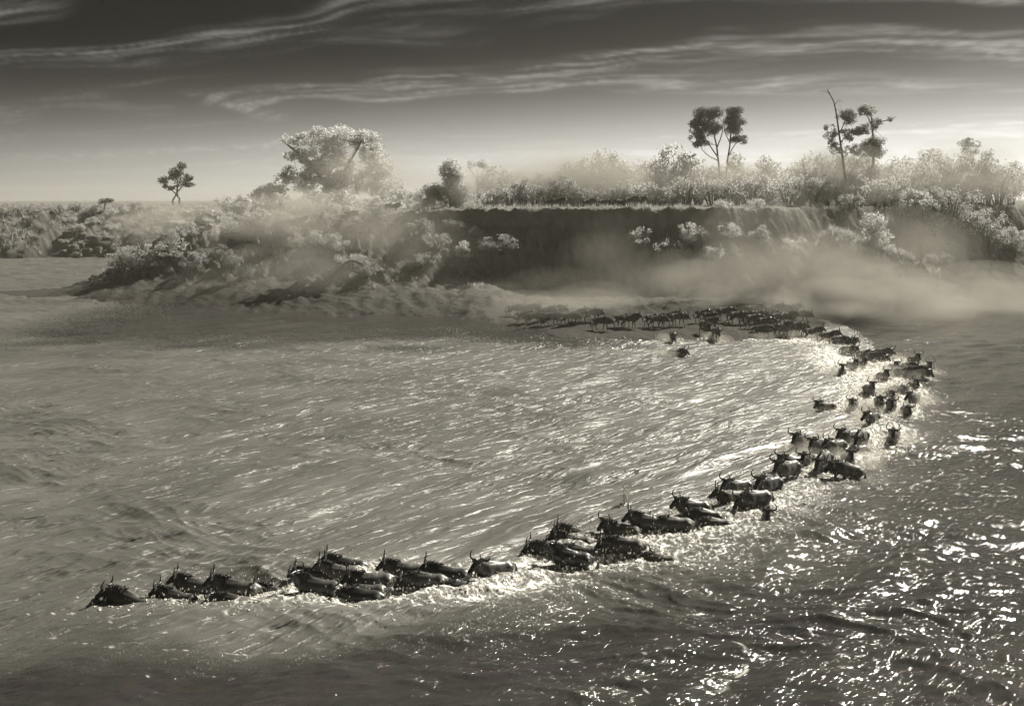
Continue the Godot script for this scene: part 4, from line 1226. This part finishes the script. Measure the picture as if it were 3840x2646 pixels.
func build_rocks() -> void:
	var kinds := [rock_mesh(11), rock_mesh(12), rock_mesh(13)]
	var i := 0
	for q in [[66, 246, 1.1, 0.7], [73, 250, 1.4, 0.8], [81, 247, 1.0, 0.6], [88, 252, 1.3, 0.8], [95, 242, 1.9, 1.2], [99, 250, 1.1, 0.7], [104, 246, 1.5, 1.0], [109, 242, 2.0, 1.3], [112, 250, 1.3, 0.8], [68, 238, 1.2, 0.9], [83, 238, 1.3, 0.9], [63, 253, 1.0, 0.5], [78, 255, 1.1, 0.5], [93, 256, 0.9, 0.5]]:
		var p := ground(q[0], q[1], false)
		var o := obj("rock", kinds[i % 3], M.rock)
		o.position = p + V(0, q[3] * 0.25, 0)
		o.rotation.y = rng.randf() * TAU
		o.scale = V(q[2], q[3], q[2] * 0.8)
		tag(o, ["boulder nearest the left border in the far rubble", "wide boulder second along the far rubble edge", "small boulder at the middle of the far rubble", "boulder by the far waterline, left of centre", "large dark boulder high in the far rubble", "boulder under the large dark one", "boulder between the two large dark ones", "largest dark boulder at right of the far rubble", "boulder under the largest dark one at right", "boulder high at the left border in far rubble", "boulder high in the middle of far rubble", "low boulder at the far waterline by the left border", "flat boulder at the far waterline", "smallest boulder at the far waterline"][i], "rock", "boulders beyond the river bend")
		i += 1
	i = 0
	for q in [[176, 225, 2.2, 1.0, "pale overhanging sandstone ledge on the left bank"], [173, 236, 1.0, 1.3, "white sandy block under the pale ledge"], [207, 219, 2.4, 1.5, "dark domed rock outcrop right of the pale ledge"], [213, 231, 1.3, 1.3, "pale split block under the dark domed outcrop"], [170, 214, 1.3, 0.7, "white rock lying on the bank top above the ledge"], [186, 214, 1.9, 0.7, "long white rock on the bank top beside another"], [346, 266, 1.4, 0.8, "grey boulder among bushes on the middle slope"]]:
		var p := ground(q[0], q[1], false)
		var o := obj("rock", kinds[i % 3], M.rock_pale if q[4].contains("white") or q[4].contains("pale") else M.rock)
		o.position = p + V(0, q[3] * 0.1, 0)
		o.rotation.y = rng.randf() * TAU
		o.scale = V(q[2], q[3], q[2] * 0.7)
		tag(o, q[4], "rock", "rocks on the left bank")
		i += 1
	# dead wood
	var b := ground(921.0, 270.0, false)
	var st := fresh()
	tube(st, [b - V(0, 0.4, 0), b + V(0.05, 1.2, 0), b + V(-0.02, 2.3, 0)], [0.15, 0.12, 0.06], 7)
	var base := thing("dead_stump", "bare upright dead trunk on the grassy ridge at right", "dead tree", V(0, 0, 0))
	obj("trunk", done(st), M.bark_pale, base)
	st = fresh()
	tube(st, [b + V(0, 0.4, 0), b + V(0.4, 0.9, 0), b + V(0.55, 1.3, 0)], [0.06, 0.04, 0.015], 5)
	obj("branch", done(st), M.bark_pale, base)
	b = ground(352.0, 276.0, false)
	st = fresh()
	tube(st, curve([b + V(-2.2, -0.2, 0), b + V(-1.2, 1.1, 0.2), b + V(0.2, 1.7, 0.4), b + V(1.8, 0.9, 0.3), b + V(2.6, 0.1, 0)], 14), [0.2, 0.2, 0.19, 0.18, 0.17, 0.16, 0.15, 0.14, 0.13, 0.12, 0.11, 0.1, 0.09, 0.07, 0.03], 7)
	var arch := thing("bent_branch", "dark bent dead branch arching over the middle slope", "dead branch", V(0, 0, 0))
	obj("limb", done(st), M.bark, arch)


# ---------------------------------------------------------------- dust and haze
func puff(parent: Node3D, p: Vector3, size: Vector3, density: float) -> void:
	var turn := rng.randf_range(-0.4, 0.4)
	var key := "dust %.3f" % density
	if not M.has(key):
		var fm := FogMaterial.new()
		fm.albedo = Color(0.97, 0.955, 0.91)
		fm.density = density * 0.5
		M[key] = fm
	for k in 2:                                                # thin outside, denser at heart
		var f := FogVolume.new()
		f.name = "dust_puff"
		f.shape = RenderingServer.FOG_VOLUME_SHAPE_ELLIPSOID
		f.size = size * (2.4 if k == 0 else 1.45)
		f.material = M[key]
		f.position = p
		f.rotation.y = turn
		parent.add_child(f, true)


func bank_of(label: String, list: Array) -> void:
	var o := thing("dust_cloud", label, "dust", V(0, 0, 0), "", "stuff")
	for q in list:
		# x and y seen, distance, half breadth, half height, thickness of the dust, number of puffs
		var c := at(q[0], q[1], q[2])
		for i in ceili(q[6] * 0.55):
			var v := Vector3(rng.randfn(), rng.randfn(), rng.randfn()).limit_length(1.7) * 0.5
			var s := rng.randf_range(0.36, 0.8)
			puff(o, c + v * V(q[3], q[4], q[3] * 0.6), V(q[3] * rng.randf_range(0.7, 1.1), q[4] * rng.randf_range(0.7, 1.6), q[3] * 0.7) * s, q[5])


func build_dust() -> void:
	bank_of("bright dust billowing behind the crowd at the right end of beach", [[535, 306, 94, 5.5, 1.1, 0.03, 7], [590, 300, 99, 5, 1.2, 0.02, 5], [738, 294, 107, 4.5, 1.8, 0.07, 10], [725, 275, 112, 5.0, 2.6, 0.045, 8], [868, 284, 111, 6.5, 3.2, 0.075, 18], [890, 303, 107, 7.0, 1.5, 0.11, 14], [820, 300, 104, 4.5, 1.8, 0.09, 9], [945, 296, 114, 7.5, 2.6, 0.09, 13], [900, 312, 99, 6, 1.2, 0.03, 8], [965, 308, 104, 7, 1.6, 0.03, 8], [780, 306, 100, 3.5, 0.9, 0.05, 6]])
	bank_of("thinner dust rising up the cliff in the middle of the bank", [[690, 268, 110, 5.5, 3.2, 0.022, 9], [640, 292, 107, 5.0, 2.0, 0.022, 8], [780, 258, 113, 7.5, 4.0, 0.028, 16], [830, 280, 110, 6, 3, 0.03, 10], [740, 240, 117, 5.0, 3.0, 0.018, 7], [575, 300, 106, 6, 2.0, 0.022, 9], [600, 255, 115, 7, 4, 0.01, 6], [860, 250, 119, 7, 4, 0.018, 9], [935, 265, 118, 8, 4, 0.022, 10]])
	bank_of("pale dust drifting over the left slope and bank top", [[180, 222, 133, 7, 3, 0.03, 8], [150, 215, 140, 7, 2.5, 0.03, 6], [340, 228, 129, 11, 4, 0.02, 9], [400, 265, 121, 9, 3, 0.012, 7], [440, 235, 126, 10, 4, 0.012, 7], [490, 280, 116, 9, 3, 0.014, 7], [250, 275, 119, 9, 2.5, 0.014, 7], [232, 250, 126, 3.6, 1.6, 0.04, 8], [265, 222, 132, 6.0, 2.4, 0.05, 10], [300, 206, 141, 9.0, 2.6, 0.03, 10], [228, 226, 133, 4.5, 2.5, 0.035, 7], [380, 215, 132, 6, 2.2, 0.014, 6], [310, 250, 125, 6, 3, 0.014, 6]])
	bank_of("wide bright haze of dust lying in the thicket on the cliff top", [[300, 196, 160, 13, 2.6, 0.016, 9], [370, 190, 160, 9, 2.6, 0.016, 7], [420, 182, 156, 12, 3.2, 0.03, 10], [331, 165, 165, 10, 4, 0.012, 6], [450, 188, 137, 4, 2.6, 0.035, 7], [500, 186, 142, 9, 3.0, 0.045, 9], [570, 182, 142, 12, 3.4, 0.05, 12], [700, 180, 142, 12, 3.4, 0.05, 12], [840, 180, 142, 12, 3.4, 0.05, 12], [960, 178, 145, 12, 3.4, 0.05, 10]])
	# soft white spray hanging over the splashes along the upper bend
	var o := thing("spray_mist", "soft white mist of spray among the animals at the upper bend", "spray", V(0, 0, 0), "", "stuff")
	for w in wading:
		if w[1] < 48.0: continue
		for k in 2:
			puff(o, V(w[0] + rng.randfn() * 0.5 - 0.2, rng.randf_range(0.0, 0.25), -w[1] + rng.randfn() * 0.6), V(rng.randf_range(0.5, 1.0), rng.randf_range(0.2, 0.45), rng.randf_range(0.4, 0.8)), 0.55)


func _ready() -> void:
	rng.seed = 7
	n_big = noise(0.09, 21, 2)
	n_mid = noise(0.30, 22, 2)
	n_fine = noise(0.85, 23, 2)
	n_ridge = noise(0.35, 24, 3, true)
	n_cirrus = noise(0.55, 25, 3)
	n_wisp = noise(0.9, 26, 4)
	# ---- camera
	var cam := Camera3D.new()
	cam.name = "camera"
	cam.projection = Camera3D.PROJECTION_FRUSTUM
	cam.near = 0.5
	cam.size = 705.0 / F * cam.near
	cam.frustum_offset = Vector2(0.0, -(352.5 - HORIZON) / F * cam.near)
	cam.far = 4000.0
	cam.position = Vector3(0, EYE, 0)
	add_child(cam)
	# ---- sky, haze, exposure
	var e := Environment.new()
	e.background_mode = Environment.BG_SKY
	e.sky = Sky.new()
	var pano := PanoramaSkyMaterial.new()
	pano.panorama = ImageTexture.create_from_image(sky_image())
	e.sky.sky_material = pano
	e.sky_rotation = Vector3(0, PI, 0)
	e.tonemap_mode = Environment.TONE_MAPPER_LINEAR
	e.tonemap_exposure = EXPOSURE
	e.volumetric_fog_enabled = true
	e.volumetric_fog_density = 0.00035
	e.volumetric_fog_albedo = Color(0.97, 0.95, 0.89)
	e.volumetric_fog_anisotropy = 0.3
	e.volumetric_fog_length = 400.0
	e.sdfgi_enabled = true
	e.ssao_enabled = true
	e.ssil_enabled = true
	var we := WorldEnvironment.new()
	we.name = "air"
	we.environment = e
	add_child(we)
	# ---- sun
	var sun := DirectionalLight3D.new()
	sun.name = "sun"
	sun.light_energy = 1.6
	sun.light_color = Color(1.0, 0.975, 0.92)
	sun.light_angular_distance = 0.5
	sun.shadow_enabled = true
	sun.rotation_degrees = Vector3(-SUN_EL, 180.0 - SUN_AZ, 0)
	add_child(sun)
	# ---- materials
	var soil := mat("soil", 0.2, 0.95, 0.2, true)
	soil.heightmap_enabled = true
	soil.heightmap_scale = 7.0
	soil.heightmap_texture = noise_texture(0.012, 3, 5)
	soil.uv1_triplanar = true
	soil.uv1_world_triplanar = true
	soil.uv1_scale = Vector3.ONE * 0.21
	var water := mat("water", 0.2, 0.45, 0.46, true)
	water.normal_enabled = true
	water.normal_texture = ripple_map(900, 30.0, 10.0, 0.10)
	water.normal_scale = 1.05
	water.uv1_scale = Vector3(1.0 / 30.0, 1.0 / 10.0, 1)
	var clear: StandardMaterial3D = water.duplicate()  # smoother copy for water with shade and dark reflection painted in
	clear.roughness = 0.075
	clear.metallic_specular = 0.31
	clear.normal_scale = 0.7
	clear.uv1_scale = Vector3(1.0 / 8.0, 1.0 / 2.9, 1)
	M["water_dark"] = clear
	mat("foam_sheet", 0.8, 0.8, 0.4, true)
	mat("river_tone", 0.06, 0.9)
	var hide := mat("hide", 0.05, 0.42, 0.5, true)
	hide.rim_enabled = true
	hide.rim = 0.25
	var wet: StandardMaterial3D = hide.duplicate()
	wet.albedo_color = Color(0.72, 0.72, 0.73)
	wet.roughness = 0.34
	M["hide_wet"] = wet
	var grey: StandardMaterial3D = hide.duplicate()
	grey.vertex_color_use_as_albedo = true
	grey.albedo_color = Color(0.9, 0.88, 0.84)
	grey.roughness = 0.55
	M["hide_grey"] = grey
	mat("hide_dark", 0.03, 0.6)
	mat("hair", 0.016, 0.55)
	mat("hair_grey", 0.07, 0.6)
	mat("horn", 0.035, 0.3)
	mat("eye", 0.008, 0.08)
	var foam := mat("foam", 0.8, 0.6)
	foam.backlight_enabled = true
	foam.backlight = Color(0.5, 0.5, 0.48)
	for q in [["leaf_dark", 0.05, 0.4], ["leaf_mid", 0.10, 0.75], ["leaf_pale", 0.19, 0.9], ["leaf_shrub", 0.2, 0.95], ["leaf_dusty", 0.28, 0.98], ["grass", 0.26, 0.7]]:
		var m := mat(q[0], q[1], 0.6, 0.4)
		m.backlight_enabled = true
		m.backlight = Color(q[2], q[2], q[2])
		m.cull_mode = BaseMaterial3D.CULL_DISABLED
	mat("bark", 0.06, 0.9)
	mat("bark_pale", 0.3, 0.9)
	mat("twig", 0.2, 0.9)
	var rock := mat("rock", 0.14, 0.9)
	rock.heightmap_enabled = true
	rock.heightmap_scale = 12.0
	rock.heightmap_texture = noise_texture(0.02, 14, 5)
	rock.uv1_triplanar = true
	rock.uv1_scale = Vector3.ONE * 0.5
	var pale: StandardMaterial3D = rock.duplicate()
	pale.albedo_color = srgb(0.4)
	M["rock_pale"] = pale
	# ---- large things first
	build_land()
	build_herd()
	stir()
	build_water()
	build_trees()
	build_shrubs()
	build_rocks()
	build_grass()
	build_foam()
	build_dust()
